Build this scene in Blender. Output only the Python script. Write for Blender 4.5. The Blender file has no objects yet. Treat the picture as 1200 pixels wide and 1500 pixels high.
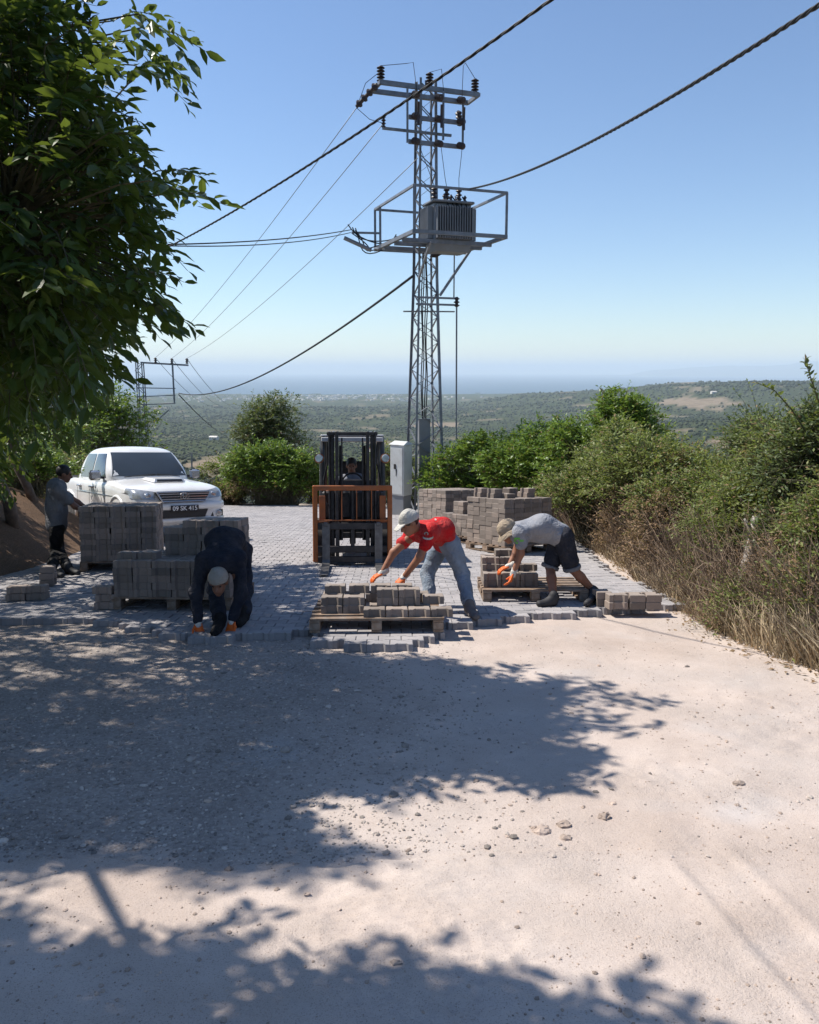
import bpy, math, random
import numpy as np
from mathutils import Vector, Matrix
from mathutils.bvhtree import BVHTree

random.seed(7)
RNG = np.random.default_rng(7)
scene = bpy.context.scene
COL = scene.collection

# ------------------------------------------------------------------ camera, sky, sun, exposure
FPX, PITCH, CAMZ, SLOPE = 1155.0, math.radians(10.16), 1.7, 0.105
cam_data = bpy.data.cameras.new('camera')
cam_data.sensor_fit = 'HORIZONTAL'
cam_data.sensor_width = 36.0
cam_data.lens = 36.0 * FPX / 1200.0
cam_data.clip_start = 0.05
cam_data.clip_end = 200000.0
cam = bpy.data.objects.new('camera', cam_data)
COL.objects.link(cam)
cam.location = (0, 0, CAMZ)
cam.rotation_euler = (math.radians(90) - PITCH, 0, 0)
scene.camera = cam

SUNV = Vector((-0.72, 0.28, 1.0)).normalized()          # towards the sun
world = bpy.data.worlds.new('World')
scene.world = world
world.use_nodes = True
wn, wl = world.node_tree.nodes, world.node_tree.links
wn.clear()
sky = wn.new('ShaderNodeTexSky')
sky.sky_type = 'NISHITA'
sky.sun_disc = False
sky.sun_elevation = math.asin(SUNV.z)
sky.sun_rotation = math.atan2(SUNV.x, SUNV.y)
sky.altitude = 250
sky.air_density = 1.05
sky.dust_density = 0.05
sky.ozone_density = 1.6
bg = wn.new('ShaderNodeBackground')
bg.inputs['Strength'].default_value = 0.103
wo = wn.new('ShaderNodeOutputWorld')
tint = wn.new('ShaderNodeMix')                        # clear sea air: a slightly bluer sky all round
tint.data_type = 'RGBA'; tint.blend_type = 'MULTIPLY'; tint.inputs[0].default_value = 1.0
tint.inputs[7].default_value = (0.915, 0.985, 1.10, 1.0)
wl.new(sky.outputs[0], tint.inputs[6])
wl.new(tint.outputs[2], bg.inputs['Color'])
wl.new(bg.outputs[0], wo.inputs['Surface'])

sun_data = bpy.data.lights.new('sun', 'SUN')
sun_data.energy = 5.0
sun_data.angle = math.radians(0.53)
sun_data.color = (1.0, 0.945, 0.86)
sun = bpy.data.objects.new('sun', sun_data)
COL.objects.link(sun)
sun.rotation_euler = SUNV.to_track_quat('Z', 'Y').to_euler()
sun.location = (-20, 10, 30)

vs = scene.view_settings
vs.view_transform = 'Standard'
vs.look = 'None'
vs.exposure = 0.43
vs.gamma = 1.0
vs.use_curve_mapping = False
scene.render.engine = 'CYCLES'
cy = scene.cycles
cy.use_denoising = True
try:
    cy.denoiser = 'OPENIMAGEDENOISE'
    cy.denoising_input_passes = 'RGB_ALBEDO_NORMAL'
except Exception:
    pass
cy.max_bounces = 6
cy.diffuse_bounces = 3
cy.glossy_bounces = 3
cy.transmission_bounces = 4
cy.transparent_max_bounces = 8
cy.volume_bounces = 2
cy.caustics_reflective = False
cy.caustics_refractive = False

# ------------------------------------------------------------------ geometry of the place
CP, SP = math.cos(PITCH), math.sin(PITCH)
def ray(u, v):
    a, b = (u - 600.0) / FPX, (750.0 - v) / FPX
    return np.array([a, CP + b * SP, -SP + b * CP])
def at(u, v, Y):
    d = ray(u, v)
    return np.array([0, 0, CAMZ]) + d * (Y / d[1])
def G(u, v, dz=0.0):
    d = ray(u, v)
    t = (CAMZ - dz) / (-d[2] - SLOPE * d[1])
    return np.array([0, 0, CAMZ]) + d * t
def gz(y, dz=0.0):
    return -SLOPE * y + dz
def proj(P):
    P = np.asarray(P, float)
    X, Y, Z = P[..., 0], P[..., 1], P[..., 2] - CAMZ
    dep = Y * CP - Z * SP
    up = Y * SP + Z * CP
    dep = np.where(dep < 0.05, 0.05, dep)
    return 600 + FPX * X / dep, 750 - FPX * up / dep, dep
PAVE = 0.075                                             # paver thickness

def smooth(a, b, x):
    t = np.clip((np.asarray(x, float) - a) / (b - a), 0, 1)
    return t * t * (3 - 2 * t)
def _hash(ix, iy, seed):
    h = (ix.astype(np.int64) * 374761393 + iy.astype(np.int64) * 668265263 + seed * 974711) & 0x7fffffff
    h = ((h ^ (h >> 13)) * 1274126177) & 0x7fffffff
    h = h ^ (h >> 16)
    return (h & 0xffff) / 65535.0
def vnoise(x, y, seed=0):
    x, y = np.asarray(x, float), np.asarray(y, float)
    ix, iy = np.floor(x), np.floor(y)
    fx, fy = x - ix, y - iy
    fx, fy = fx * fx * (3 - 2 * fx), fy * fy * (3 - 2 * fy)
    a, b = _hash(ix, iy, seed), _hash(ix + 1, iy, seed)
    c, d = _hash(ix, iy + 1, seed), _hash(ix + 1, iy + 1, seed)
    return (a * (1 - fx) + b * fx) * (1 - fy) + (c * (1 - fx) + d * fx) * fy
def fbm(x, y, oct=4, seed=0):
    s, a, t = 0.0, 0.5, 0.0
    for i in range(oct):
        s = s + a * vnoise(np.asarray(x) * 2 ** i, np.asarray(y) * 2 ** i, seed + i * 17)
        t += a
        a *= 0.5
    return s / t - 0.5
def inpoly(u, v, poly):
    u, v = np.asarray(u, float), np.asarray(v, float)
    r = np.zeros(u.shape, bool)
    n = len(poly)
    for i in range(n):
        x1, y1 = poly[i]
        x2, y2 = poly[(i + 1) % n]
        if y1 == y2:
            continue
        c = ((y1 > v) != (y2 > v)) & (u < (x2 - x1) * (v - y1) / (y2 - y1) + x1)
        r ^= c
    return r

# ------------------------------------------------------------------ materials
def nodes_of(name):
    m = bpy.data.materials.new(name)
    m.use_nodes = True
    nt = m.node_tree
    return m, nt, nt.nodes, nt.links, nt.nodes['Principled BSDF']
def rgb(c):
    return (c[0], c[1], c[2], 1.0)
def mix_rgb(nt, fac, a, b, mode='MIX'):
    n = nt.nodes.new('ShaderNodeMix')
    n.data_type = 'RGBA'
    n.blend_type = mode
    for s, val in ((n.inputs[0], fac), (n.inputs[6], a), (n.inputs[7], b)):
        if hasattr(val, 'is_linked'):
            nt.links.new(val, s)
        elif isinstance(val, (int, float)):
            s.default_value = val
        else:
            s.default_value = rgb(val)
    return n.outputs[2]
def math_n(nt, op, a, b=None, c=None, clamp=False):
    n = nt.nodes.new('ShaderNodeMath')
    n.operation = op
    n.use_clamp = clamp
    for i, val in enumerate((a, b, c)):
        if val is None:
            continue
        if hasattr(val, 'is_linked'):
            nt.links.new(val, n.inputs[i])
        else:
            n.inputs[i].default_value = val
    return n.outputs[0]
def noise_n(nt, vec, scale, detail=4, rough=0.55):
    n = nt.nodes.new('ShaderNodeTexNoise')
    n.inputs['Scale'].default_value = scale
    n.inputs['Detail'].default_value = detail
    n.inputs['Roughness'].default_value = rough
    if vec is not None:
        nt.links.new(vec, n.inputs['Vector'])
    return n.outputs['Fac']
def ramp_n(nt, fac, stops):
    n = nt.nodes.new('ShaderNodeValToRGB')
    el = n.color_ramp.elements
    while len(el) < len(stops):
        el.new(0.5)
    for e, (p, c) in zip(el, stops):
        e.position = p
        e.color = rgb(c) if not isinstance(c, (int, float)) else (c, c, c, 1)
    nt.links.new(fac, n.inputs[0])
    return n.outputs[0]
def bump_n(nt, height, strength, dist, chain=None):
    n = nt.nodes.new('ShaderNodeBump')
    n.inputs['Strength'].default_value = strength
    n.inputs['Distance'].default_value = dist
    nt.links.new(height, n.inputs['Height'])
    if chain is not None:
        nt.links.new(chain, n.inputs['Normal'])
    return n.outputs[0]
def surf(name, col, rough=0.7, metal=0.0, var=0.15, ns=4.0, bump=0.0, bs=40.0, dirt=None, dirt_amt=0.4, spec=0.5, coat=0.0, rnd=0.0):
    m, nt, N, L, P = nodes_of(name)
    tc = N.new('ShaderNodeTexCoord').outputs['Object']
    n1 = noise_n(nt, tc, ns, 5)
    lo = tuple(c * (1 - var) for c in col)
    hi = tuple(min(1, c * (1 + var)) for c in col)
    c = ramp_n(nt, n1, [(0.3, lo), (0.7, hi)])
    if rnd:
        oi = N.new('ShaderNodeObjectInfo').outputs['Random']
        gi = N.new('ShaderNodeNewGeometry').outputs['Random Per Island']
        r = math_n(nt, 'FRACT', math_n(nt, 'ADD', oi, gi))
        k = math_n(nt, 'MULTIPLY_ADD', r, 2 * rnd, 1 - rnd)
        cc = N.new('ShaderNodeCombineColor')
        for i in range(3):
            L.new(k, cc.inputs[i])
        c = mix_rgb(nt, 1.0, c, cc.outputs[0], 'MULTIPLY')
    if dirt is not None:
        n2 = noise_n(nt, tc, ns * 0.7 + 1.3, 7, 0.65)
        f = ramp_n(nt, n2, [(0.42, 0.0), (0.68, dirt_amt)])
        c = mix_rgb(nt, f, c, dirt)
    L.new(c, P.inputs['Base Color'])
    P.inputs['Roughness'].default_value = rough
    P.inputs['Metallic'].default_value = metal
    P.inputs['Specular IOR Level'].default_value = spec
    P.inputs['Coat Weight'].default_value = coat
    P.inputs['Coat Roughness'].default_value = 0.08
    if bump:
        L.new(bump_n(nt, noise_n(nt, tc, bs, 4), bump, 0.02), P.inputs['Normal'])
    return m
def leaf_mat(name, c1, c2, c3=None, transl=0.35, rough=0.45, brown=None, brown_amt=0.08):
    m, nt, N, L, P = nodes_of(name)
    g = N.new('ShaderNodeNewGeometry')
    r = g.outputs['Random Per Island']
    st = [(0.0, c1), (0.6, c2), (1.0, c3 or c2)]
    c = ramp_n(nt, r, st)
    tc = N.new('ShaderNodeTexCoord').outputs['Object']
    big = noise_n(nt, tc, 1.3, 3)
    c = mix_rgb(nt, ramp_n(nt, big, [(0.35, 0.0), (0.75, 0.5)]), c, c3 or c2)
    if brown is not None:
        f = math_n(nt, 'GREATER_THAN', math_n(nt, 'FRACT', math_n(nt, 'MULTIPLY', r, 37.7)), 1 - brown_amt)
        c = mix_rgb(nt, f, c, brown)
    L.new(c, P.inputs['Base Color'])
    P.inputs['Roughness'].default_value = rough
    P.inputs['Specular IOR Level'].default_value = 0.35
    t = N.new('ShaderNodeBsdfTranslucent')
    tcol = mix_rgb(nt, 0.45, c, (0.30, 0.38, 0.04))
    L.new(tcol, t.inputs['Color'])
    ms = N.new('ShaderNodeMixShader')
    ms.inputs[0].default_value = transl
    L.new(P.outputs[0], ms.inputs[1])
    L.new(t.outputs[0], ms.inputs[2])
    L.new(ms.outputs[0], N['Material Output'].inputs['Surface'])
    return m

# ------------------------------------------------------------------ mesh helpers
def tag(o, label=None, cat=None, group=None, kind=None):
    if label: o['label'] = label
    if cat: o['category'] = cat
    if group: o['group'] = group
    if kind: o['kind'] = kind
    return o
def empty(name, loc, label=None, cat=None, group=None, rz=None):
    o = bpy.data.objects.new(name, None)
    o.empty_display_size = 0.2
    COL.objects.link(o)
    if rz is None:
        o.location = Vector([float(c) for c in loc])
    else:
        o.matrix_world = on_slope(loc, rz)
    return tag(o, label, cat, group)
TILT = Matrix.Rotation(-math.atan(SLOPE), 4, 'X')
def on_slope(loc, rz):
    return Matrix.Translation(Vector([float(c) for c in loc])) @ TILT @ Matrix.Rotation(rz, 4, 'Z')
def link(name, me, mat=None, parent=None, smooth_deg=None):
    if mat is not None and len(me.materials) == 0:
        me.materials.append(mat)
    o = bpy.data.objects.new(name, me)
    COL.objects.link(o)
    if parent is not None:
        o.parent = parent
    if smooth_deg is not None:
        me.polygons.foreach_set('use_smooth', np.ones(len(me.polygons), bool))
        if smooth_deg < 180:
            me.set_sharp_from_angle(angle=math.radians(smooth_deg))
    return o
def np_mesh(name, V, Fc):
    V = np.ascontiguousarray(V, np.float32)
    Fc = np.ascontiguousarray(Fc, np.int32)
    n, k = Fc.shape
    me = bpy.data.meshes.new(name)
    me.vertices.add(len(V))
    me.vertices.foreach_set('co', V.ravel())
    me.loops.add(n * k)
    me.loops.foreach_set('vertex_index', Fc.ravel())
    me.polygons.add(n)
    me.polygons.foreach_set('loop_start', np.arange(0, n * k, k, dtype=np.int32))
    me.polygons.foreach_set('use_smooth', np.zeros(n, bool))
    me.update(calc_edges=True)
    me.validate()
    return me
def nrm(v):
    v = np.asarray(v, float)
    return v / max(1e-9, np.linalg.norm(v))
def frame(d, up=(0, 0, 1)):
    d = nrm(d)
    up = np.asarray(up, float)
    if abs(np.dot(d, up)) > 0.98:
        up = np.array([0, 1.0, 0]) if abs(d[1]) < 0.9 else np.array([1.0, 0, 0])
    s = nrm(np.cross(d, up))
    return d, s, np.cross(s, d)
class MB:
    """collects shapes into one mesh"""
    def __init__(self, org=(0, 0, 0)):
        self.v, self.f, self.org = [], [], np.asarray(org, float)
    def add(self, V, Fc):
        b = len(self.v)
        self.v.extend([tuple(np.asarray(p, float) - self.org) for p in V])
        self.f.extend([tuple(i + b for i in f) for f in Fc])
        return self
    def box(self, c, s, rz=0.0, taper=1.0, R=None):
        x, y, z = s[0] / 2, s[1] / 2, s[2] / 2
        P = [(-x, -y, -z), (x, -y, -z), (x, y, -z), (-x, y, -z),
             (-x * taper, -y * taper, z), (x * taper, -y * taper, z), (x * taper, y * taper, z), (-x * taper, y * taper, z)]
        if R is None:
            cr, sr = math.cos(rz), math.sin(rz)
            P = [(c[0] + p[0] * cr - p[1] * sr, c[1] + p[0] * sr + p[1] * cr, c[2] + p[2]) for p in P]
        else:
            P = [np.asarray(c) + R @ np.array(p) for p in P]
        return self.add(P, [(0, 3, 2, 1), (4, 5, 6, 7), (0, 1, 5, 4), (1, 2, 6, 5), (2, 3, 7, 6), (3, 0, 4, 7)])
    def bbox(self, c, s, b=0.01, rz=0.0):
        """box with chamfered edges"""
        x, y, z = s[0] / 2, s[1] / 2, s[2] / 2
        b = min(b, x * .9, y * .9, z * .9)
        rings = []
        for zz, ins in ((-z, b), (-z + b, 0), (z - b, 0), (z, b)):
            X, Y = x - ins, y - ins
            k = b
            rings.append([(X - k, -Y, zz), (X, -Y + k, zz), (X, Y - k, zz), (X - k, Y, zz), (-X + k, Y, zz), (-X, Y - k, zz), (-X, -Y + k, zz), (-X + k, -Y, zz)])
        cr, sr = math.cos(rz), math.sin(rz)
        P = [(c[0] + p[0] * cr - p[1] * sr, c[1] + p[0] * sr + p[1] * cr, c[2] + p[2]) for r in rings for p in r]
        Fc = [tuple(range(7, -1, -1)), tuple(range(24, 32))]
        for r in range(3):
            for i in range(8):
                j = (i + 1) % 8
                Fc.append((r * 8 + i, r * 8 + j, (r + 1) * 8 + j, (r + 1) * 8 + i))
        return self.add(P, Fc)
    def bar(self, p0, p1, w, h=None, up=(0, 0, 1)):
        h = h or w
        p0, p1 = np.asarray(p0, float), np.asarray(p1, float)
        d, s, u = frame(p1 - p0, up)
        P = []
        for p in (p0, p1):
            for a, b in ((-1, -1), (1, -1), (1, 1), (-1, 1)):
                P.append(p + s * a * w / 2 + u * b * h / 2)
        return self.add(P, [(0, 3, 2, 1), (4, 5, 6, 7), (0, 1, 5, 4), (1, 2, 6, 5), (2, 3, 7, 6), (3, 0, 4, 7)])
    def angle(self, p0, p1, w, t=0.012, up=(0, 0, 1), sx=1, sy=1):
        """L-section steel angle"""
        p0, p1 = np.asarray(p0, float), np.asarray(p1, float)
        d, s, u = frame(p1 - p0, up)
        s, u = s * sx, u * sy
        prof = [(0, 0), (w, 0), (w, t), (t, t), (t, w), (0, w)]
        P = [p + s * a + u * b for p in (p0, p1) for a, b in prof]
        Fc = [tuple(range(5, -1, -1)), tuple(range(6, 12))]
        for i in range(6):
            j = (i + 1) % 6
            Fc.append((i, j, j + 6, i + 6))
        return self.add(P, Fc)
    def tube(self, pts, r, n=6, caps=True):
        pts = [np.asarray(p, float) for p in pts]
        m = len(pts)
        rr = r if hasattr(r, '__len__') else [r] * m
        P, Fc = [], []
        prev = None
        for i, p in enumerate(pts):
            d = pts[min(i + 1, m - 1)] - pts[max(i - 1, 0)]
            d = nrm(d)
            if prev is None:
                _, s, u = frame(d)
            else:
                s = nrm(prev - d * np.dot(prev, d))
                u = np.cross(s, d)
            prev = s
            for k in range(n):
                a = 2 * math.pi * k / n
                P.append(p + (s * math.cos(a) + u * math.sin(a)) * rr[i])
        for i in range(m - 1):
            for k in range(n):
                j = (k + 1) % n
                Fc.append((i * n + k, i * n + j, (i + 1) * n + j, (i + 1) * n + k))
        if caps:
            Fc.append(tuple(range(n - 1, -1, -1)))
            Fc.append(tuple(range((m - 1) * n, m * n)))
        return self.add(P, Fc)
    def lathe(self, base, axis, prof, n=10):
        """prof: list of (radius, distance along axis)"""
        base = np.asarray(base, float)
        d, s, u = frame(axis)
        P, Fc = [], []
        for r, t in prof:
            for k in range(n):
                a = 2 * math.pi * k / n
                P.append(base + d * t + (s * math.cos(a) + u * math.sin(a)) * r)
        for i in range(len(prof) - 1):
            for k in range(n):
                j = (k + 1) % n
                Fc.append((i * n + k, i * n + j, (i + 1) * n + j, (i + 1) * n + k))
        Fc.append(tuple(range(n - 1, -1, -1)))
        Fc.append(tuple(range((len(prof) - 1) * n, len(prof) * n)))
        return self.add(P, Fc)
    def prism(self, outline, z0, z1, axis='z'):
        n = len(outline)
        mp = {'z': lambda a, b, c: (a, b, c), 'x': lambda a, b, c: (c, a, b), 'y': lambda a, b, c: (a, c, b)}[axis]
        P = [mp(a, b, z0) for a, b in outline] + [mp(a, b, z1) for a, b in outline]
        Fc = [tuple(range(n - 1, -1, -1)), tuple(range(n, 2 * n))]
        for i in range(n):
            j = (i + 1) % n
            Fc.append((i, j, j + n, i + n))
        return self.add(P, Fc)
    def mesh(self, name):
        me = bpy.data.meshes.new(name)
        me.from_pydata(self.v, [], self.f)
        me.update()
        return me
    def build(self, name, mat, parent=None, smooth_deg=None):
        return link(name, self.mesh(name), mat, parent, smooth_deg)
def helix(p0, p1, sag, r, turns, phase, n):
    p0, p1 = np.asarray(p0, float), np.asarray(p1, float)
    d, s, u = frame(p1 - p0)
    out = []
    for i in range(n + 1):
        t = i / n
        a = 2 * math.pi * turns * t + phase
        p = p0 + (p1 - p0) * t - np.array([0, 0, sag * 4 * t * (1 - t)])
        out.append(p + (s * math.cos(a) + u * math.sin(a)) * r)
    return out
# ------------------------------------------------------------------ ground: sandy sub-base of the road
LEDGE_Y = lambda x: 3.05 + 0.10 * np.sin(x * 1.7) + 0.25 * fbm(np.asarray(x) * 1.6, np.asarray(x) * 0 + 3.3, 3, 5)
def bank(x, y):
    left = smooth(-5.2, -7.6, np.asarray(x) + 0.5 * fbm(np.asarray(y) * 0.5, np.asarray(x) * 0.5, 3, 77)) * 1.15 * smooth(2.5, 6.5, y) * (1 - smooth(14.0, 17.5, y))
    right = smooth(2.9, 4.6, np.asarray(x) + 0.35 * fbm(np.asarray(y) * 0.9, np.asarray(x) * 0.9, 3, 78)) * 0.28 * smooth(4.0, 6.0, y)
    return left + right
TR0, TR1 = G(1000, 1225), G(1260, 1490)
def ground_h(x, y):
    x, y = np.asarray(x, float), np.asarray(y, float)
    z = -SLOPE * y + bank(x, y)
    near = 1 - smooth(9, 14, y)
    z = z + near * (0.05 * fbm(x * 0.7, y * 0.7, 3, 1) + 0.022 * fbm(x * 3, y * 3, 4, 2))
    fine = 1 - smooth(4.5, 7.5, y)
    z = z + fine * ((0.015 * fbm(x * 9, y * 9, 3, 3) + 0.011 * fbm(x * 38, y * 38, 3, 4)) * (0.25 + 1.5 * smooth(-.08, .25, fbm(x * 1.3, y * 1.3, 3, 6))))
    # low broken edge where the old surfacing ends
    m = 1 - smooth(0.6, 1.5, x)
    z = z - 0.022 * smooth(-0.012, 0.012, y - LEDGE_Y(x)) * m * (1 - smooth(4.0, 6.0, y))
    # tyre track pressed into the soft sand on the right
    d = TR1 - TR0
    L = math.hypot(d[0], d[1])
    dx, dy = d[0] / L, d[1] / L
    al = (x - TR0[0]) * dx + (y - TR0[1]) * dy
    ac = (x - TR0[0]) * dy - (y - TR0[1]) * dx
    w = smooth(0.13, 0.10, np.abs(ac)) * smooth(-0.1, 0.3, al)
    tread = np.sin((al + np.abs(ac) * 0.9) * 2 * math.pi / 0.05)
    z = z - w * (0.007 + 0.0032 * tread) + 0.007 * smooth(0.05, 0.0, np.abs(np.abs(ac) - 0.15)) * smooth(-0.1, 0.3, al)
    # raked / scuffed streaks in front of the pavers
    st = smooth(0.7, 0.2, np.hypot((x + 0.65) / 1.0, (y - 5.9) / 1.0))
    z = z + st * 0.007 * np.sin((x * 0.8 + y * 0.35) * 2 * math.pi / 0.085)
    return z
def ground_mat():
    m, nt, N, L, P = nodes_of('sand_ground')
    tc = N.new('ShaderNodeTexCoord').outputs['Object']
    sx = N.new('ShaderNodeSeparateXYZ')
    L.new(tc, sx.inputs[0])
    big = noise_n(nt, tc, 0.55, 5, 0.6)
    mid = noise_n(nt, tc, 4.0, 6, 0.65)
    fine = noise_n(nt, tc, 60.0, 5, 0.7)
    speck = noise_n(nt, tc, 190.0, 3, 0.7)
    c = ramp_n(nt, big, [(0.32, (0.45, 0.365, 0.312)), (0.5, (0.53, 0.445, 0.39)), (0.7, (0.49, 0.43, 0.39))])
    c = mix_rgb(nt, ramp_n(nt, mid, [(0.45, 0.0), (0.8, 0.4)]), c, (0.40, 0.32, 0.265))
    c = mix_rgb(nt, ramp_n(nt, fine, [(0.56, 0.0), (0.8, 0.4)]), c, (0.33, 0.26, 0.215))
    c = mix_rgb(nt, ramp_n(nt, speck, [(0.55, 0.0), (0.66, 0.7)]), c, (0.24, 0.18, 0.145))
    # crushed stone bed on the left half: a different, greyer material lying there
    gx = math_n(nt, 'MULTIPLY_ADD', big, 2.6, sx.outputs[0])
    g1 = N.new('ShaderNodeMapRange'); g1.inputs[1].default_value = 1.35; g1.inputs[2].default_value = 0.35
    L.new(gx, g1.inputs[0])
    gy = math_n(nt, 'MULTIPLY_ADD', mid, 0.5, sx.outputs[1])
    g2 = N.new('ShaderNodeMapRange'); g2.inputs[1].default_value = 3.22; g2.inputs[2].default_value = 3.4
    L.new(gy, g2.inputs[0])
    gm = math_n(nt, 'MULTIPLY', g1.outputs[0], g2.outputs[0])
    vo = N.new('ShaderNodeTexVoronoi'); vo.inputs['Scale'].default_value = 55.0
    L.new(tc, vo.inputs['Vector'])
    sc = N.new('ShaderNodeSeparateColor'); L.new(vo.outputs['Color'], sc.inputs[0])
    gc = ramp_n(nt, sc.outputs[0], [(0.0, (0.17, 0.15, 0.135)), (0.6, (0.27, 0.24, 0.215)), (1.0, (0.38, 0.335, 0.30))])
    c = mix_rgb(nt, math_n(nt, 'MULTIPLY', gm, 0.6), c, gc)
    # brown garden soil on the bank at the left
    sb = N.new('ShaderNodeMapRange'); sb.inputs[1].default_value = -4.2; sb.inputs[2].default_value = -5.2
    L.new(math_n(nt, 'MULTIPLY_ADD', mid, 1.6, math_n(nt, 'SUBTRACT', sx.outputs[0], 0.8)), sb.inputs[0])
    bs_ = math_n(nt, 'MULTIPLY', sb.outputs[0], math_n(nt, 'GREATER_THAN', sx.outputs[1], 3.0))
    c = mix_rgb(nt, bs_, c, ramp_n(nt, fine, [(0.35, (0.10, 0.065, 0.042)), (0.65, (0.24, 0.15, 0.095))]))
    # pale bluish cement dust patches
    pd = noise_n(nt, tc, 0.9, 3, 0.5)
    c = mix_rgb(nt, ramp_n(nt, pd, [(0.6, 0.0), (0.72, 0.45)]), c, (0.50, 0.48, 0.47))
    L.new(c, P.inputs['Base Color'])
    P.inputs['Roughness'].default_value = 0.95
    P.inputs['Specular IOR Level'].default_value = 0.15
    rough_m = noise_n(nt, tc, 1.7, 3, 0.5)
    fs = math_n(nt, 'MULTIPLY', math_n(nt, 'MULTIPLY_ADD', speck, 0.6, fine), ramp_n(nt, rough_m, [(0.38, 0.25), (0.64, 1.0)]))
    b1 = bump_n(nt, fs, 0.75, 0.012)
    b1 = bump_n(nt, math_n(nt, 'MULTIPLY', mid, ramp_n(nt, rough_m, [(0.35, 0.3), (0.7, 1.0)])), 0.5, 0.03, b1)
    vm = math_n(nt, 'MULTIPLY', vo.outputs['Distance'], math_n(nt, 'MULTIPLY_ADD', gm, 0.9, 0.06))
    b2 = bump_n(nt, vm, 0.5, 0.012, b1)
    # joints of old paving just showing through the sand
    br = N.new('ShaderNodeTexBrick')
    br.inputs['Scale'].default_value = 4.3
    br.inputs['Mortar Size'].default_value = 0.012
    br.inputs['Mortar Smooth'].default_value = 0.6
    br.inputs['Color1'].default_value = br.inputs['Color2'].default_value = (1, 1, 1, 1)
    br.inputs['Mortar'].default_value = (0, 0, 0, 1)
    wp = N.new('ShaderNodeVectorMath'); wp.operation = 'MULTIPLY_ADD'
    nz = N.new('ShaderNodeTexNoise'); nz.inputs['Scale'].default_value = 5.0
    L.new(tc, nz.inputs['Vector'])
    L.new(nz.outputs['Color'], wp.inputs[0]); wp.inputs[1].default_value = (0.12, 0.12, 0.0); L.new(tc, wp.inputs[2])
    L.new(wp.outputs[0], br.inputs['Vector'])
    keep = math_n(nt, 'MULTIPLY', ramp_n(nt, pd, [(0.4, 1.0), (0.62, 0.0)]), math_n(nt, 'LESS_THAN', sx.outputs[1], 3.15))
    inv = math_n(nt, 'SUBTRACT', 1.0, br.outputs['Color'])
    hh = math_n(nt, 'SUBTRACT', 1.0, math_n(nt, 'MULTIPLY', inv, keep))
    b3 = bump_n(nt, hh, 0.16, 0.012, b2)
    L.new(b3, P.inputs['Normal'])
    return m
M_GROUND = ground_mat()
def build_ground():
    rows_t = np.concatenate([np.linspace(0.105 + 1.7 / 27.0, 1.55, 620), np.array([2.2, 4.0, 9.0])])
    ys = 1.7 / (rows_t - 0.105)
    ys = np.concatenate([np.array([44.0, 36.0, 31.0]), ys, np.array([0.0, -0.6])])
    s = np.linspace(-1.45, 1.25, 560)
    Y = np.repeat(ys[:, None], len(s), 1)
    X = s[None, :] * (Y + 1.9)
    Z = ground_h(X, Y)
    Z = np.where(Y > 27, Z - (Y - 27) * 0.25, Z)
    V = np.stack([X, Y, Z], -1).reshape(-1, 3)
    nr, nc = len(ys), len(s)
    i = np.arange(nr - 1)[:, None] * nc + np.arange(nc - 1)[None, :]
    Fq = np.stack([i, i + nc, i + nc + 1, i + 1], -1).reshape(-1, 4)
    me = np_mesh('ground', V, Fq)
    o = link('ground', me, M_GROUND, None, 180)
    tag(o, 'pale sandy gravel roadbed running up to the new paving', None, None, 'structure')
build_ground()

# ------------------------------------------------------------------ valley, hills, sea, far mountains
SEA = -250.0
PR = np.log(np.array([1, 24, 60, 150, 400, 1000, 2000, 4000, 7000, 8700, 10500]))
PZ = np.array([-1, -3.6, -9.5, -30, -66, -107, -153, -207, -241, -249, -262])
def terr(x, y):
    x, y = np.asarray(x, float), np.asarray(y, float)
    r = np.maximum(np.hypot(x, y), 1.0)
    phi = np.degrees(np.arctan2(x, y))
    lr = np.log(r)
    base = np.interp(lr, PR, PZ)
    z = base
    z = z + smooth(150, 600, r) * 14 * fbm(x / 260, y / 260, 4, 21)
    fall = 1 - smooth(5200, 8200, r)
    z = z + smooth(600, 1600, r) * 46 * fbm(x / 1100, y / 1100, 4, 22) * fall
    ridge = 1 - np.abs(2 * fbm(x / 2100 + 3, y / 2100, 3, 23))
    z = z + smooth(1500, 3000, r) * 40 * (ridge - 0.8) * fall
    z = z + 128 * smooth(5, 25, phi) * (1 - smooth(70, 110, phi)) * np.exp(-((lr - math.log(4300)) / 0.42) ** 2)
    z = z + 62 * smooth(2.5, 9, phi) * (1 - smooth(70, 110, phi)) * np.exp(-((lr - math.log(5200)) / 0.25) ** 2)
    z = z + 46 * smooth(9, 22, phi) * (1 - smooth(60, 100, phi)) * np.exp(-((lr - math.log(1750)) / 0.30) ** 2)
    z = z + 26 * np.exp(-((phi + 12) / 9) ** 2) * np.exp(-((lr - math.log(1500)) / 0.2) ** 2)
    w = smooth(26, 60, r)
    zn = -SLOPE * y - 0.9
    front = (y > 20)
    zz = zn * (1 - w) + z * w
    back = -SLOPE * y - 0.9
    k = smooth(-5, 25, y)
    zz = back * (1 - k) + zz * k
    return np.where(y > 0, zz, np.minimum(back, 40))
BARE = [(958, 2350, 2600, 32, 70), (1075, 1300, 1500, 40, 60), (560, 1500, 1750, 40, 110), (1010, 3000, 3500, 120, 260), (640, 2600, 2900, 90, 160), (330, 900, 1050, 40, 90)]
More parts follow.
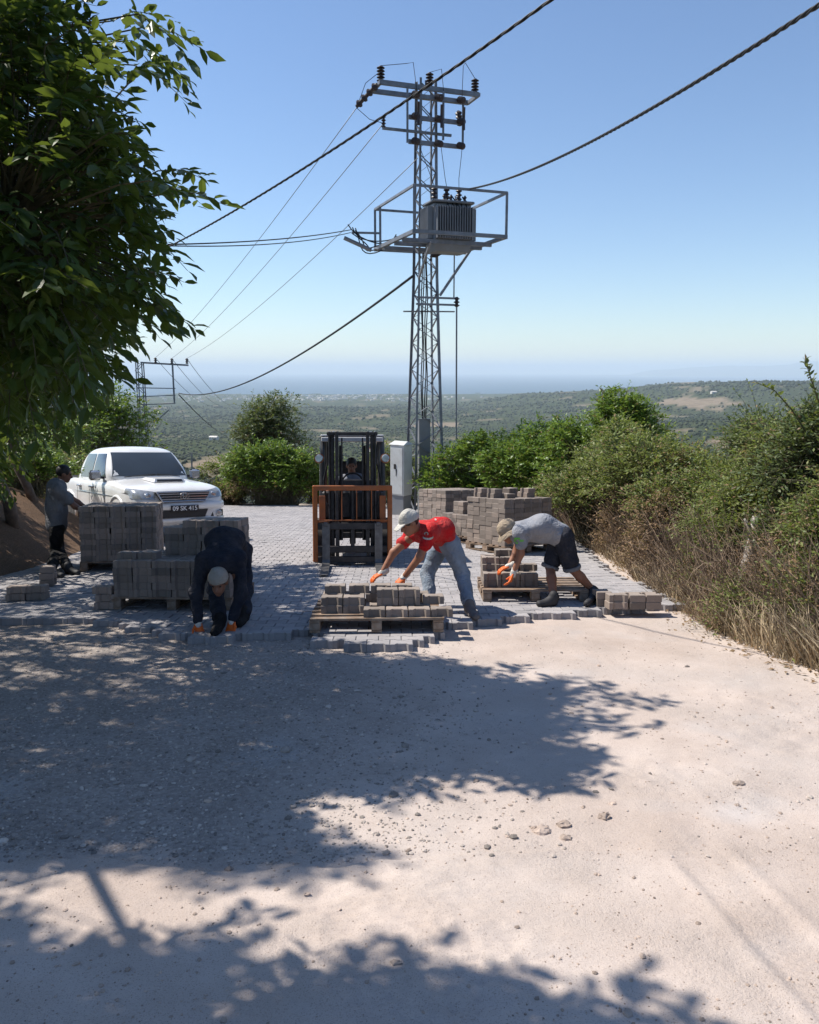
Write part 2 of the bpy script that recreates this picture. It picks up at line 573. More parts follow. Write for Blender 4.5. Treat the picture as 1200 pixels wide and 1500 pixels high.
def soil(x, y):
    x, y = np.asarray(x, float), np.asarray(y, float)
    r = np.hypot(x, y)
    s = smooth(.16, .25, fbm(x / 120, y / 210, 4, 55)) * smooth(180, 350, r) * .7
    for u, r0, r1, wx, wy in BARE:
        ph = math.atan2((u - 600) / FPX, 1)
        cx, cy = (r0 + r1) / 2 * math.sin(ph), (r0 + r1) / 2 * math.cos(ph)
        q = np.hypot((x - cx) / wx, (y - cy) / wy) + 1.2 * fbm(x / 60, y / 60, 3, 57)
        s = np.maximum(s, smooth(1.05, .85, q))
    return s
def terrain_mat():
    m, nt, N, L, P = nodes_of('valley_land')
    tc = N.new('ShaderNodeTexCoord').outputs['Object']
    a = noise_n(nt, tc, 0.0022, 6, 0.6)
    b = noise_n(nt, tc, 0.011, 6, 0.65)
    d = noise_n(nt, tc, 0.07, 5, 0.7)
    c = ramp_n(nt, a, [(0.3, (0.026, 0.038, 0.016)), (0.48, (0.060, 0.072, 0.034)), (0.6, (0.036, 0.050, 0.021)), (0.75, (0.11, 0.10, 0.058))])
    c = mix_rgb(nt, ramp_n(nt, b, [(0.45, 0.0), (0.68, 0.7)]), c, (0.10, 0.105, 0.055))
    c = mix_rgb(nt, ramp_n(nt, d, [(0.40, 0.0), (0.60, 0.8)]), c, (0.020, 0.032, 0.013))
    at_ = N.new('ShaderNodeAttribute'); at_.attribute_name = 'soil'
    sc_ = ramp_n(nt, noise_n(nt, tc, 0.03, 5, 0.6), [(0.3, (0.15, 0.115, 0.075)), (0.6, (0.25, 0.195, 0.14)), (0.75, (0.15, 0.14, 0.08))])
    c = mix_rgb(nt, at_.outputs['Fac'], c, sc_)
    L.new(c, P.inputs['Base Color'])
    P.inputs['Roughness'].default_value = 1.0
    P.inputs['Specular IOR Level'].default_value = 0.05
    L.new(bump_n(nt, d, 0.8, 4.0), P.inputs['Normal'])
    return m
M_LAND = terrain_mat()
def build_terrain():
    rs = np.exp(np.linspace(math.log(3), math.log(10400), 300))
    ph = np.radians(np.concatenate([np.arange(-180, -44, 6.0), np.linspace(-44, 44, 360), np.arange(50, 181, 6.0)]))
    R, PH = np.meshgrid(rs, ph, indexing='ij')
    X, Y = R * np.sin(PH), R * np.cos(PH)
    Z = terr(X, Y)
    V = np.stack([X, Y, Z], -1).reshape(-1, 3)
    nc = len(ph)
    i = np.arange(len(rs) - 1)[:, None] * nc + np.arange(nc - 1)[None, :]
    Fq = np.stack([i, i + nc, i + nc + 1, i + 1], -1).reshape(-1, 4)
    me = np_mesh('terrain', V, Fq)
    me.attributes.new('soil', 'FLOAT', 'POINT').data.foreach_set('value', soil(V[:, 0], V[:, 1]).astype(np.float32))
    o = link('terrain', me, M_LAND, None, 180)
    tag(o, 'wooded valley and low hills falling away to the coast', None, None, 'structure')
build_terrain()
def build_sea():
    m, nt, N, L, P = nodes_of('sea_water')
    P.inputs['Base Color'].default_value = (0.012, 0.050, 0.085, 1)
    P.inputs['Roughness'].default_value = 0.35
    tc = N.new('ShaderNodeTexCoord').outputs['Object']
    L.new(bump_n(nt, noise_n(nt, tc, 0.004, 6, 0.7), 0.5, 30.0), P.inputs['Normal'])
    rs = np.array([5200, 7000, 9000, 12000, 17000, 25000, 38000, 58000.0])
    ph = np.radians(np.arange(0, 361, 3.0))
    R, PH = np.meshgrid(rs, ph, indexing='ij')
    V = np.stack([R * np.sin(PH), R * np.cos(PH), np.full(R.shape, SEA)], -1).reshape(-1, 3)
    nc = len(ph)
    i = np.arange(len(rs) - 1)[:, None] * nc + np.arange(nc - 1)[None, :]
    Fq = np.stack([i, i + nc, i + nc + 1, i + 1], -1).reshape(-1, 4)
    o = link('sea', np_mesh('sea', V, Fq), m, None, 180)
    tag(o, 'calm blue sea stretching to a hazy horizon', None, None, 'structure')
build_sea()
def build_mountains():
    m = surf('far_mountain', (0.12, 0.13, 0.09), 1.0, var=0.2, ns=0.001)
    phs = np.radians(np.linspace(10, 48, 160))
    prof = 620 * smooth(10, 27, np.degrees(phs)) + 300 * fbm(np.degrees(phs) / 3.0, phs * 0, 5, 31) * smooth(10, 16, np.degrees(phs))
    prof = np.maximum(prof, 3) - 0
    rings = []
    for k, (rr, hk) in enumerate(((39000, 0.0), (41000, 0.55), (43500, 1.0), (47000, 0.0))):
        z = SEA - 5 + prof * hk * (1 + 0.15 * fbm(np.degrees(phs) * 1.7, phs * 0 + k, 3, 40 + k))
        rings.append(np.stack([rr * np.sin(phs), rr * np.cos(phs), z], -1))
    V = np.concatenate(rings)
    nc = len(phs)
    i = np.arange(3)[:, None] * nc + np.arange(nc - 1)[None, :]
    Fq = np.stack([i, i + nc, i + nc + 1, i + 1], -1).reshape(-1, 4)
    o = link('mountains', np_mesh('mountains', V, Fq), m, None, 180)
    tag(o, 'faint hazy mountains beyond the sea on the right', None, None, 'structure')
build_mountains()

# far trees and scrub: a mass nobody could count
ICO_V = np.array([(0, 0, 1)] + [(.894 * math.cos(a), .894 * math.sin(a), .447) for a in np.arange(5) * 2 * math.pi / 5]
                 + [(.894 * math.cos(a), .894 * math.sin(a), -.447) for a in np.arange(5) * 2 * math.pi / 5 + math.pi / 5] + [(0, 0, -1)])
ICO_F = np.array([(0, 1 + i, 1 + (i + 1) % 5) for i in range(5)] + [(1 + i, 6 + i, 1 + (i + 1) % 5) for i in range(5)]
                 + [(1 + (i + 1) % 5, 6 + i, 6 + (i + 1) % 5) for i in range(5)] + [(11, 6 + (i + 1) % 5, 6 + i) for i in range(5)])
M_FAR = leaf_mat('far_foliage', (0.018, 0.030, 0.012), (0.028, 0.042, 0.017), (0.050, 0.060, 0.03), 0.05, 0.9)
M_FAR2 = leaf_mat('olive_foliage', (0.034, 0.046, 0.027), (0.052, 0.064, 0.038), (0.07, 0.08, 0.05), 0.05, 0.9)
def lumps(name, P, S, mat, label, squash=0.8):
    n = len(P)
    jit = 1 + 0.35 * (RNG.random((n, 12, 1)) - 0.5) * 2
    V = ICO_V[None] * jit * S[:, None, None]
    V[:, :, 2] *= squash
    ang = RNG.random(n) * 6.28
    ca, sa = np.cos(ang)[:, None], np.sin(ang)[:, None]
    V = np.stack([V[:, :, 0] * ca - V[:, :, 1] * sa, V[:, :, 0] * sa + V[:, :, 1] * ca, V[:, :, 2]], -1)
    V += P[:, None, :]
    V[:, :, 2] += S[:, None] * squash * 0.7
    Fc = (ICO_F[None] + (np.arange(n) * 12)[:, None, None]).reshape(-1, 3)
    o = link(name, np_mesh(name, V.reshape(-1, 3), Fc), mat, None, 180)
    return tag(o, label, name.replace('_', ' '), None, 'stuff')
def scatter_far():
    n = 42000
    phi = np.radians(RNG.uniform(-36, 36, n))
    r = np.exp(RNG.uniform(math.log(110), math.log(5200), n))
    x, y = r * np.sin(phi), r * np.cos(phi)
    wild = fbm(x / 420 + 9, y / 420, 4, 51)
    grove = (wild < 0.0) & (r > 160)
    gx, gy = x * .88 + y * .47, -x * .47 + y * .88
    sp = np.where(r > 1500, 22.0, 11.0)
    gx2, gy2 = np.round(gx / sp) * sp, np.round(gy / (sp * 0.75)) * sp * 0.75
    xg, yg = gx2 * .88 - gy2 * .47, gx2 * .47 + gy2 * .88
    xs, ys = np.where(grove, xg, x), np.where(grove, yg, y)
    keep = soil(xs, ys) < .35
    P = np.stack([xs, ys, terr(xs, ys)], -1)
    S = np.where(grove, RNG.uniform(1.5, 2.6, n), RNG.uniform(1.2, 3.6, n)) * (1 + smooth(1200, 4500, r) * 1.6)
    uq = np.unique(np.round(P[:, :2]).astype(np.int64), axis=0, return_index=True)[1]
    first = np.zeros(n, bool)
    first[uq] = True
    keep &= first
    lumps('far_scrub', P[keep & ~grove], S[keep & ~grove], M_FAR, 'dark scrub and woodland covering the valley below the road')
    lumps('olive_groves', P[keep & grove], S[keep & grove], M_FAR2, 'rows of grey green olive trees in the valley groves')
scatter_far()

M_WALLW = surf('house_render', (0.62, 0.58, 0.52), 0.9, var=0.1, ns=0.8)
M_TILE = surf('house_tile', (0.34, 0.13, 0.085), 0.9, var=0.2, ns=1.5)
M_WINDOW = surf('house_window', (0.03, 0.035, 0.04), 0.2, var=0.05)
def house(u, v, Y, w, d, h, rz, roof, label):
    p = at(u, v, Y)
    e = empty('farm_house', (p[0], p[1], float(terr(p[0], p[1])) + 1.0), label, 'house', 'far houses in the valley')
    e.rotation_euler = (0, 0, rz)
    MB().box((0, 0, h / 2 - 4), (w, d, h + 8)).build('wall', M_WALLW, e)
    if roof is None:
        MB().box((0, 0, h + 0.25), (w + 0.8, d + 0.8, 0.5)).build('roof', M_WALLW, e)
    else:
        rh = d * 0.24
        x, y = w / 2 + .6, d / 2 + .6
        MB().add([(-x, -y, h), (x, -y, h), (x, y, h), (-x, y, h), (-x + .3, 0, h + rh), (x - .3, 0, h + rh)],
                 [(0, 1, 5, 4), (2, 3, 4, 5), (1, 2, 5), (3, 0, 4), (3, 2, 1, 0)]).build('roof', roof, e)
    for k in range(max(2, int(w / 4))):
        xx = -w / 2 + w * (k + 0.5) / max(2, int(w / 4))
        MB().box((xx, -d / 2 - 0.02, h * 0.55), (1.3, 0.12, 1.5)).build('window', M_WINDOW, e)
house(277, 655, 420, 9, 6, 2.6, 0.3, None, 'white flat roofed farm house just above the pickup roof')
house(345, 638, 520, 8, 6, 3.0, -0.2, M_TILE, 'small red roofed house left of the far bushes')
house(566, 653, 230, 7, 5, 2.5, 0.1, M_TILE, 'low red roofed house between forklift and white cabinet')
house(548, 613, 1250, 14, 9, 4, 0.4, M_TILE, 'distant tiled house on the slope above the forklift')
house(312, 605, 1400, 15, 9, 4, -0.3, M_WALLW, 'distant pale house below the small pylon wires')
house(1046, 566, 3300, 22, 14, 6, 0.2, M_WALLW, 'distant white house on the right hand ridge')
def far_town():
    mb = MB()
    for _ in range(260):
        u = random.gauss(470, 90) if random.random() < .75 else random.uniform(240, 620)
        r = random.uniform(6300, 8200)
        phi = math.atan2((u - 600) / FPX, 1)
        x, y = r * math.sin(phi), r * math.cos(phi)
        s = random.uniform(14, 42)
        h = random.uniform(6, 14)
        mb.box((x, y, float(terr(x, y)) + h / 2 - 1), (s, s * .6, h + 2), random.random() * 3)
    tag(mb.build('far_town', surf('town_wall', (0.62, 0.58, 0.53), 0.9, var=0.1, ns=0.01), None), 'pale scattered houses of a town along the coast', 'far town', None, 'stuff')
far_town()
# ------------------------------------------------------------------ interlocking pavers
PL, PH_, PW_ = 0.200, 0.165, 0.115
def paver_outline(g=0.0015):
    hx, hy, wy = PL / 2 - g, PH_ / 2 - g, PW_ / 2 - g
    a, b = PL / 2 - 0.04, PL / 2 - 0.06
    q = [(hx, hy), (a, hy), (b, wy), (-b, wy), (-a, hy), (-hx, hy)]
    return q + [(-x, -y) for x, y in q]
def paver_arrays(th=PAVE, ch=0.006):
    o = paver_outline()
    n = len(o)
    sh = [(x - math.copysign(ch, x), y - math.copysign(ch, y)) for x, y in o]
    V = [(x, y, 0) for x, y in o] + [(x, y, th - ch) for x, y in o] + [(x, y, th) for x, y in sh]
    Fc = []
    for i in range(n):
        j = (i + 1) % n
        Fc += [(j, i, n + i), (j, n + i, n + j), (n + j, n + i, 2 * n + i), (n + j, 2 * n + i, 2 * n + j)]
    # top: two heads and a waist, outline index order 0..11 runs counter-clockwise
    def cap(b, flip):
        t = [(0, 1, 10), (0, 10, 11), (1, 2, 9), (1, 9, 10), (2, 3, 8), (2, 8, 9), (3, 4, 7), (3, 7, 8), (4, 5, 6), (4, 6, 7)]
        return [tuple(b + k for k in (x[::-1] if flip else x)) for x in t]
    Fc += cap(2 * n, False) + cap(0, True)
    return np.array(V, float), np.array(Fc, int)
PV, PF = paver_arrays()
def paver_mat(name, col, dust, dust_amt, rnd):
    m, nt, N, L, P = nodes_of(name)
    tc = N.new('ShaderNodeTexCoord').outputs['Object']
    geo = N.new('ShaderNodeNewGeometry')
    oi = N.new('ShaderNodeObjectInfo').outputs['Random']
    r = math_n(nt, 'FRACT', math_n(nt, 'ADD', oi, geo.outputs['Random Per Island']))
    fine = noise_n(nt, geo.outputs['Position'], 90, 5, 0.7)
    mid = noise_n(nt, geo.outputs['Position'], 7, 5, 0.6)
    big = noise_n(nt, geo.outputs['Position'], 0.9, 4, 0.6)
    c = ramp_n(nt, r, [(0.0, tuple(x * (1 - rnd) for x in col)), (0.5, col), (1.0, (col[0] * (1 + rnd), col[1] * (1 + rnd * .8), col[2] * (1 + rnd * .7)))])
    c = mix_rgb(nt, ramp_n(nt, fine, [(0.4, 0.0), (0.75, 0.5)]), c, tuple(x * 0.6 for x in col))
    # sand dust settles on the upward faces
    sn = N.new('ShaderNodeSeparateXYZ'); L.new(geo.outputs['Normal'], sn.inputs[0])
    upm = N.new('ShaderNodeMapRange'); upm.inputs[1].default_value = 0.6; upm.inputs[2].default_value = 0.95
    L.new(sn.outputs[2], upm.inputs[0])
    d = math_n(nt, 'MULTIPLY', ramp_n(nt, mid, [(0.3, 0.35), (0.65, 1.0)]), ramp_n(nt, big, [(0.3, 0.5), (0.65, 1.0)]))
    d = math_n(nt, 'MULTIPLY', math_n(nt, 'MULTIPLY_ADD', upm.outputs[0], 0.75, 0.25), math_n(nt, 'MULTIPLY', d, dust_amt))
    c = mix_rgb(nt, d, c, dust)
    L.new(c, P.inputs['Base Color'])
    P.inputs['Roughness'].default_value = 0.92
    P.inputs['Specular IOR Level'].default_value = 0.2
    L.new(bump_n(nt, fine, 0.4, 0.004), P.inputs['Normal'])
    return m
M_PAVER = paver_mat('laid_paver_concrete', (0.27, 0.26, 0.265), (0.46, 0.43, 0.42), 0.75, 0.22)
M_BLOCK = paver_mat('stacked_paver_concrete', (0.235, 0.195, 0.168), (0.43, 0.37, 0.32), 0.6, 0.34)
PAVER_ME = np_mesh('paver', PV, PF); PAVER_ME.materials.append(M_PAVER)
BLOCK_ME = np_mesh('paver_block', PV, PF); BLOCK_ME.materials.append(M_BLOCK)

front_px = [(-160, 907), (0, 907), (140, 905), (170, 911), (235, 927), (290, 933), (345, 931), (455, 923), (465, 935), (520, 943),
            (575, 944), (625, 938), (655, 915), (725, 905), (800, 899), (992, 884)]
right_px = [(968, 870), (925, 850), (888, 832), (862, 808), (838, 788), (815, 774)]
PAVE_POLY = [tuple(G(u, v, PAVE)[:2]) for u, v in front_px + right_px]
PAVE_POLY += [(3.6, 19.0), (3.2, 22.0), (1.5, 24.5), (-5.5, 25.0), (-12.5, 25.0), (-12.5, 17.5), (-6.1, 14.5), (-5.6, 9.5)]
def build_paving():
    py_ = np.array([p[1] for p in PAVE_POLY])
    row = (PH_ + PW_) / 2
    ny = int((25 - 6.3) / row)
    J, I = np.meshgrid(np.arange(ny), np.arange(int(18 / PL)), indexing='ij')
    X = -13.0 + I * PL + (J % 2) * PL / 2
    Y = 6.3 + J * row
    th = math.radians(1.2)
    x = (X + 4) * math.cos(th) - (Y - 8) * math.sin(th) - 4
    y = (X + 4) * math.sin(th) + (Y - 8) * math.cos(th) + 8
    x, y = x.ravel(), y.ravel()
    ok = inpoly(x, y, PAVE_POLY)
    x, y = x[ok], y[ok]
    n = len(x)
    # a few stray gaps along the raw front edge
    z = gz(y) + RNG.normal(0, 0.0022, n) + 0.012 * fbm(x * 0.6, y * 0.6, 3, 61)
    rz = th + RNG.normal(0, 0.008, n)
    tx = -math.atan(SLOPE) + RNG.normal(0, 0.006, n)
    ty = RNG.normal(0, 0.006, n)
    me = bpy.data.meshes.new('paving')
    poly = [Vector((p[0], p[1], gz(p[1], 0.012))) for p in PAVE_POLY]
    c = Vector((-2.5, 14.0, 0))
    inner = [Vector((c.x + (p.x - c.x) * 0.985, c.y + (p.y - c.y) * 0.985, 0)) for p in poly]
    vs_ = [(p.x, p.y, gz(p.y, 0.016)) for p in inner]
    me.from_pydata(vs_, [], [tuple(range(len(vs_)))])
    root = link('paving', me, surf('bedding_sand', (0.30, 0.25, 0.21), 1.0, var=0.2, ns=3))
    tag(root, 'road surface of grey interlocking concrete pavers with raw stepped edge', None, None, 'structure')
    u, v, dep = proj(np.stack([x, y, z], -1))
    score = np.where((u > 0) & (u < 1200), y, 99) + np.where(inpoly(u, v, [(455, 890), (635, 890), (640, 928), (460, 932)]), 50, 0)
    order = np.argsort(score)
    near = order[:300]
    far = order[300:]
    for i in near:
        o = bpy.data.objects.new('paver', PAVER_ME)
        COL.objects.link(o)
        o.parent = root
        o.location = (x[i], y[i], z[i])
        o.rotation_euler = (tx[i], ty[i], rz[i])
    m = len(far)
    C, S_ = np.cos(rz[far])[:, None], np.sin(rz[far])[:, None]
    LX, LY, LZ = PV[None, :, 0], PV[None, :, 1], PV[None, :, 2]
    vx = LX * C - LY * S_ + x[far][:, None]
    vy = LX * S_ + LY * C
    vz = LZ + z[far][:, None] + vy * tx[far][:, None] + LX * ty[far][:, None]
    V = np.stack([vx, vy + y[far][:, None], vz], -1).reshape(-1, 3)
    Fc = (PF[None] + (np.arange(m) * len(PV))[:, None, None]).reshape(-1, 3)
    o = link('pavers', np_mesh('pavers', V, Fc), M_PAVER, root)
    o['kind'] = 'stuff'
build_paving()

# ------------------------------------------------------------------ pallets and stacks of pavers
M_WOOD = surf('pallet_wood', (0.22, 0.145, 0.095), 0.9, var=0.3, ns=9, bump=0.3, bs=60, dirt=(0.33, 0.29, 0.25), dirt_amt=0.6, rnd=0.25)
def pallet(loc, rz, w, d, label):
    e = empty('pallet', loc, label, 'pallet', 'wooden pallets', rz)
    top = MB().box((0, 0, 0), (w, 0.095, 0.02)).mesh('deck_board'); top.materials.append(M_WOOD)
    nb = max(5, int(d / 0.14))
    for k in range(nb):
        o = link('deck_board', top, None, e)
        yy = -d / 2 + 0.0475 + (d - 0.095) * k / (nb - 1)
        o.location = (random.uniform(-.008, .008), yy, 0.119 + random.uniform(-.001, .001))
        o.rotation_euler = (0, random.uniform(-.004, .004), random.uniform(-.012, .012))
    st = MB().box((0, 0, 0), (0.095, d, 0.019)).mesh('stringer_board'); st.materials.append(M_WOOD)
    bt = MB().box((0, 0, 0), (0.095, d, 0.018)).mesh('bottom_board'); bt.materials.append(M_WOOD)
    bl = MB().bbox((0, 0, 0), (0.095, 0.14, 0.070), 0.005).mesh('block'); bl.materials.append(M_WOOD)
    for k in range(3):
        xx = (-1 + k) * (w / 2 - 0.0485)
        link('stringer_board', st, None, e).location = (xx, 0, 0.0985)
        link('bottom_board', bt, None, e).location = (xx, 0, 0.009)
        for q in (-1, 0, 1):
            link('block', bl, None, e).location = (xx, q * (d / 2 - 0.072), 0.0535)
    return e
PALZ = 0.1295
def stack(loc, rz, label, blocks, name='paver_stack', cat='paver stack', group='stacks of concrete pavers'):
    """blocks: list of (x, y, z, rot) in the stack's own frame"""
    e = empty(name, loc, label, cat, group, rz)
    for (x, y, z, r) in blocks:
        o = bpy.data.objects.new('paver', BLOCK_ME)
        COL.objects.link(o)
        o.parent = e
        o.location = (x, y, z)
        o.rotation_euler = (0, 0, r)
    return e
def grid_blocks(nx, ny, nz, z0, x0=None, y0=None, shell=True, jit=0.0045, skip=None):
    """layers of blocks, front at -y; only those that can be seen"""
    out = []
    px, py = PL + 0.004, PH_ + 0.003
    x0 = -nx * px / 2 if x0 is None else x0
    y0 = -ny * py / 2 if y0 is None else y0
    for k in range(nz):
        for i in range(nx):
            for j in range(ny):
                if shell and 0 < i < nx - 1 and 0 < j < ny - 1 and k < nz - 1:
                    continue
                if skip and skip(i, j, k):
                    continue
                out.append((x0 + (i + .5) * px + random.gauss(0, jit), y0 + (j + .5) * py + random.gauss(0, jit),
                            z0 + k * (PAVE + 0.001), random.gauss(0, 0.016) + (math.pi if random.random() < .5 else 0)))
    return out
def put_stack(u, v, rz, w, d, blocks, plabel, slabel, depth=0.0):
    p = G(u, v, PAVE + 0.008)
    pallet(p, rz, w, d, plabel)
    return stack(p, rz, slabel, blocks)

# A: tall stack in the tree shade on the left (man leaning on it)
c = G(158, 836, PAVE + .008); c = c + np.array([0.03, 0.55, -0.055])
pallet(c, math.radians(12), 1.02, 1.06, 'shaded pallet under the tall stack beside the man in grey shirt')
stack(c, math.radians(12), 'tall full stack of pavers in the shade behind the pickup corner', grid_blocks(5, 6, 10, PALZ))
# B: near left stack with a second smaller tier
c = G(254, 893, PAVE + .008); c = c + np.array([0.0, 0.5, -0.0525])
pallet(c, math.radians(-2), 1.26, 1.02, 'shaded pallet under the two tier stack behind the crouching man')
h1 = PAVE + .001
bl = grid_blocks(6, 6, 5, PALZ)
t2 = grid_blocks(4, 3, 5, PALZ + 5 * (PAVE + .001), x0=-0.23, y0=-0.02, skip=lambda i, j, k: (i == 0 and k > 3) )
t3 = [(0.51, 0.18 + .02 * k, PALZ + (5 + k) * h1, .02 * k) for k in range(4)]
t4 = grid_blocks(2, 1, 1, PALZ + 5 * (PAVE + .001), x0=-0.60, y0=-0.4)
stack(c, math.radians(-2), 'two tier stack of dark pavers right behind the crouching man', bl + t2 + t3 + t4)
# loose ones beside B and by the bank
def loose(u, v, rz, blocks, label):
    return stack(G(u, v, PAVE + .008), rz, label, blocks, 'loose_pavers', 'loose pavers', 'small piles of loose pavers')
loose(152, 893, 0.1, [(0, 0.08, 0, 0), (0.01, 0.085, .081, .05), (-.01, 0.08, .162, -.06), (0, .26, 0, .1)], 'three pavers piled against the left of the two tier stack')
loose(32, 880, 0.15, [(-.07, 0.08, 0, 0), (-.06, 0.08, .081, .04), (.14, .1, 0, -.05), (.14, .1, .081, .0)], 'low pile of pavers at the left edge below the bank')
loose(70, 858, 0.3, [(0, 0.05, 0, 1.5), (0, .05, .081, 1.45), (.0, 0.06, .162, 1.6)], 'short pile of pavers beside the trouser legs of the left man')
# C: sunlit pallet in the middle, tiers of blocks
c = G(549, 927, PAVE + .006); c = c + np.array([0.0, 0.50, -0.0525])
pallet(c, math.radians(2), 1.22, 0.98, 'sunlit pallet at the paving edge before the red shirted man')
P0, h1 = PALZ, PAVE + .001
bl = [(-.02 + i * .206, -.375, P0, 0) for i in range(4)] + [(-.42 + i * .206, -.18, P0, 0) for i in range(5)] + [(-.44 + i * .206, .02, P0, .01) for i in range(5)]
bl += [(-.42 + i * .206, -.17, P0 + h1, .02) for i in range(2)] + [(.10 + i * .206, -.20, P0 + h1, .0) for i in range(2)] + [(.535, -.14, P0 + h1, 0)]
bl += [(-.42 + i * .206, .02, P0 + h1, 0) for i in range(5)]
bl += [(.10, -.20, P0 + 2 * h1, .0), (.306, -.20, P0 + 2 * h1, .015)]
bl += [(-.40, .03, P0 + 2 * h1, .0), (-.17, .04, P0 + 2 * h1, .02), (.04, .04, P0 + 2 * h1, .0), (.245, .04, P0 + 2 * h1, -.02)]
stack(c, math.radians(2), 'stepped tiers of pavers the red shirted man is unloading', bl)
# D: pallet of the man in the grey shirt
c = G(786, 884, PAVE + .006); c = c + np.array([0.02, 0.58, -0.061])
pallet(c, math.radians(-1), 1.16, 0.92, 'half empty pallet at the feet of the man in shorts')
bl = []
for k in range(2):
    bl += [(-.46 + i * .206, -.2 + j * .17, P0 + k * h1, 0) for i in range(3) for j in range(3)]
bl += [(-.46 + i * .206, .0 + j * .17, P0 + 2 * h1, .02) for i in range(2) for j in range(2)] + [(-.03, .0, P0 + 2 * h1, 0)]
bl += [(-.46 + i * .206, .03 + j * .17, P0 + 3 * h1, -.02) for i in range(2) for j in range(2)]
bl += [(-.30, .12, P0 + 4 * h1, .05)]
stack(c, math.radians(-1), 'small tiered pile of pavers under the gloves of the man in shorts', bl)
# E: row of loose pairs on the right
bl = []
for x, r in ((-.175, 0), (.02, 1.57), (.195, 1.6)):
    for k in range(2):
        bl.append((x + .008 * k, 0.09 + random.uniform(0, .03), k * h1, r + random.gauss(0, .03)))
bl += [(-.262, .30, 0, 1.57), (-.262, .30, h1, 1.55)]
loose(931, 893, 0.06, bl, 'row of paired pavers on the paving beside the dry hedge')
# F, G, H: full stacks in the sun at the right
c = G(652, 783, PAVE + .008); c = c + np.array([0.18, 0.62, -0.065])
pallet(c, math.radians(31), 1.02, 1.05, 'pallet under the furthest stack beside the lattice pole')
stack(c, math.radians(31), 'furthest full stack of pavers right of the lattice pole', grid_blocks(5, 6, 10, PALZ))
c = G(690, 797, PAVE + .008); c = c + np.array([0.20, 0.62, -0.065])
pallet(c, math.radians(29), 1.02, 1.05, 'pallet under the lower middle stack behind the red shirt')
stack(c, math.radians(29), 'lower middle stack of pavers half hidden behind the red shirt', grid_blocks(5, 6, 5, PALZ) + grid_blocks(1, 2, 3, PALZ + 5 * h1, x0=-.4, y0=-.05) + grid_blocks(2, 1, 1, PALZ + 5 * h1, x0=.02, y0=.1))
c = G(742, 812, PAVE + .008); c = c + np.array([0.12, 0.68, -0.071])
pallet(c, math.radians(33), 1.04, 1.06, 'pallet under the stack topped with scattered pavers')
bl = grid_blocks(5, 6, 10, PALZ)
for k in range(16):
    bl.append((random.uniform(-.42, .42), random.uniform(-.4, .4), PALZ + 10 * h1, random.choice((0, 0.1, 1.5))))
bl2 = []
for b in bl[-16:]:
    if all(math.hypot(b[0] - q[0], b[1] - q[1]) > 0.215 for q in bl2):
        bl2.append(b)
bl = bl[:-16] + bl2 + [(b[0] + .01, b[1], b[2] + h1, b[3] + .1) for b in bl2[:5]]
stack(c, math.radians(33), 'full stack by the hedge with scattered pavers on top', bl)
# ------------------------------------------------------------------ lattice pole with transformer
M_GALV = surf('galvanised_steel', (0.20, 0.215, 0.24), 0.55, metal=0.4, var=0.25, ns=6, dirt=(0.20, 0.18, 0.17), dirt_amt=0.35)
M_TANK = surf('transformer_paint', (0.19, 0.20, 0.215), 0.45, var=0.12, ns=3, dirt=(0.19, 0.17, 0.15), dirt_amt=0.4)
M_PORC = surf('brown_porcelain', (0.035, 0.022, 0.022), 0.5, var=0.2, ns=8)
M_CABLE = surf('black_cable', (0.018, 0.018, 0.020), 0.6, var=0.15, ns=20)
M_WIRE = surf('aluminium_wire', (0.22, 0.23, 0.25), 0.5, metal=0.5, var=0.1)
M_CAB = surf('cabinet_paint', (0.55, 0.56, 0.54), 0.5, var=0.08, ns=3, dirt=(0.30, 0.27, 0.23), dirt_amt=0.35)
M_BLACK = surf('black_rubber', (0.02, 0.02, 0.021), 0.8, var=0.2, ns=8)
TWR = at(622, 755, 21.6); TWR[2] = gz(21.6, 0.0)
TA = np.array([math.cos(math.radians(20)), math.sin(math.radians(20)), 0])
TB = np.array([-math.sin(math.radians(20)), math.cos(math.radians(20)), 0])
def T(a, b, z):
    return TWR + TA * a + TB * b + np.array([0, 0, z])
def zt(v, b=0.0):
    return at(622, v, 21.6 + b)[2] - TWR[2]
def insulator(mb, base, axis, L, r, n=4):
    prof = [(r * .45, 0)]
    for k in range(n):
        t = L * (k + .15) / n
        prof += [(r * .5, t), (r, t + L * .25 / n), (r * .85, t + L * .45 / n), (r * .5, t + L * .6 / n)]
    prof += [(r * .45, L)]
    mb.lathe(base, axis, prof, 10)
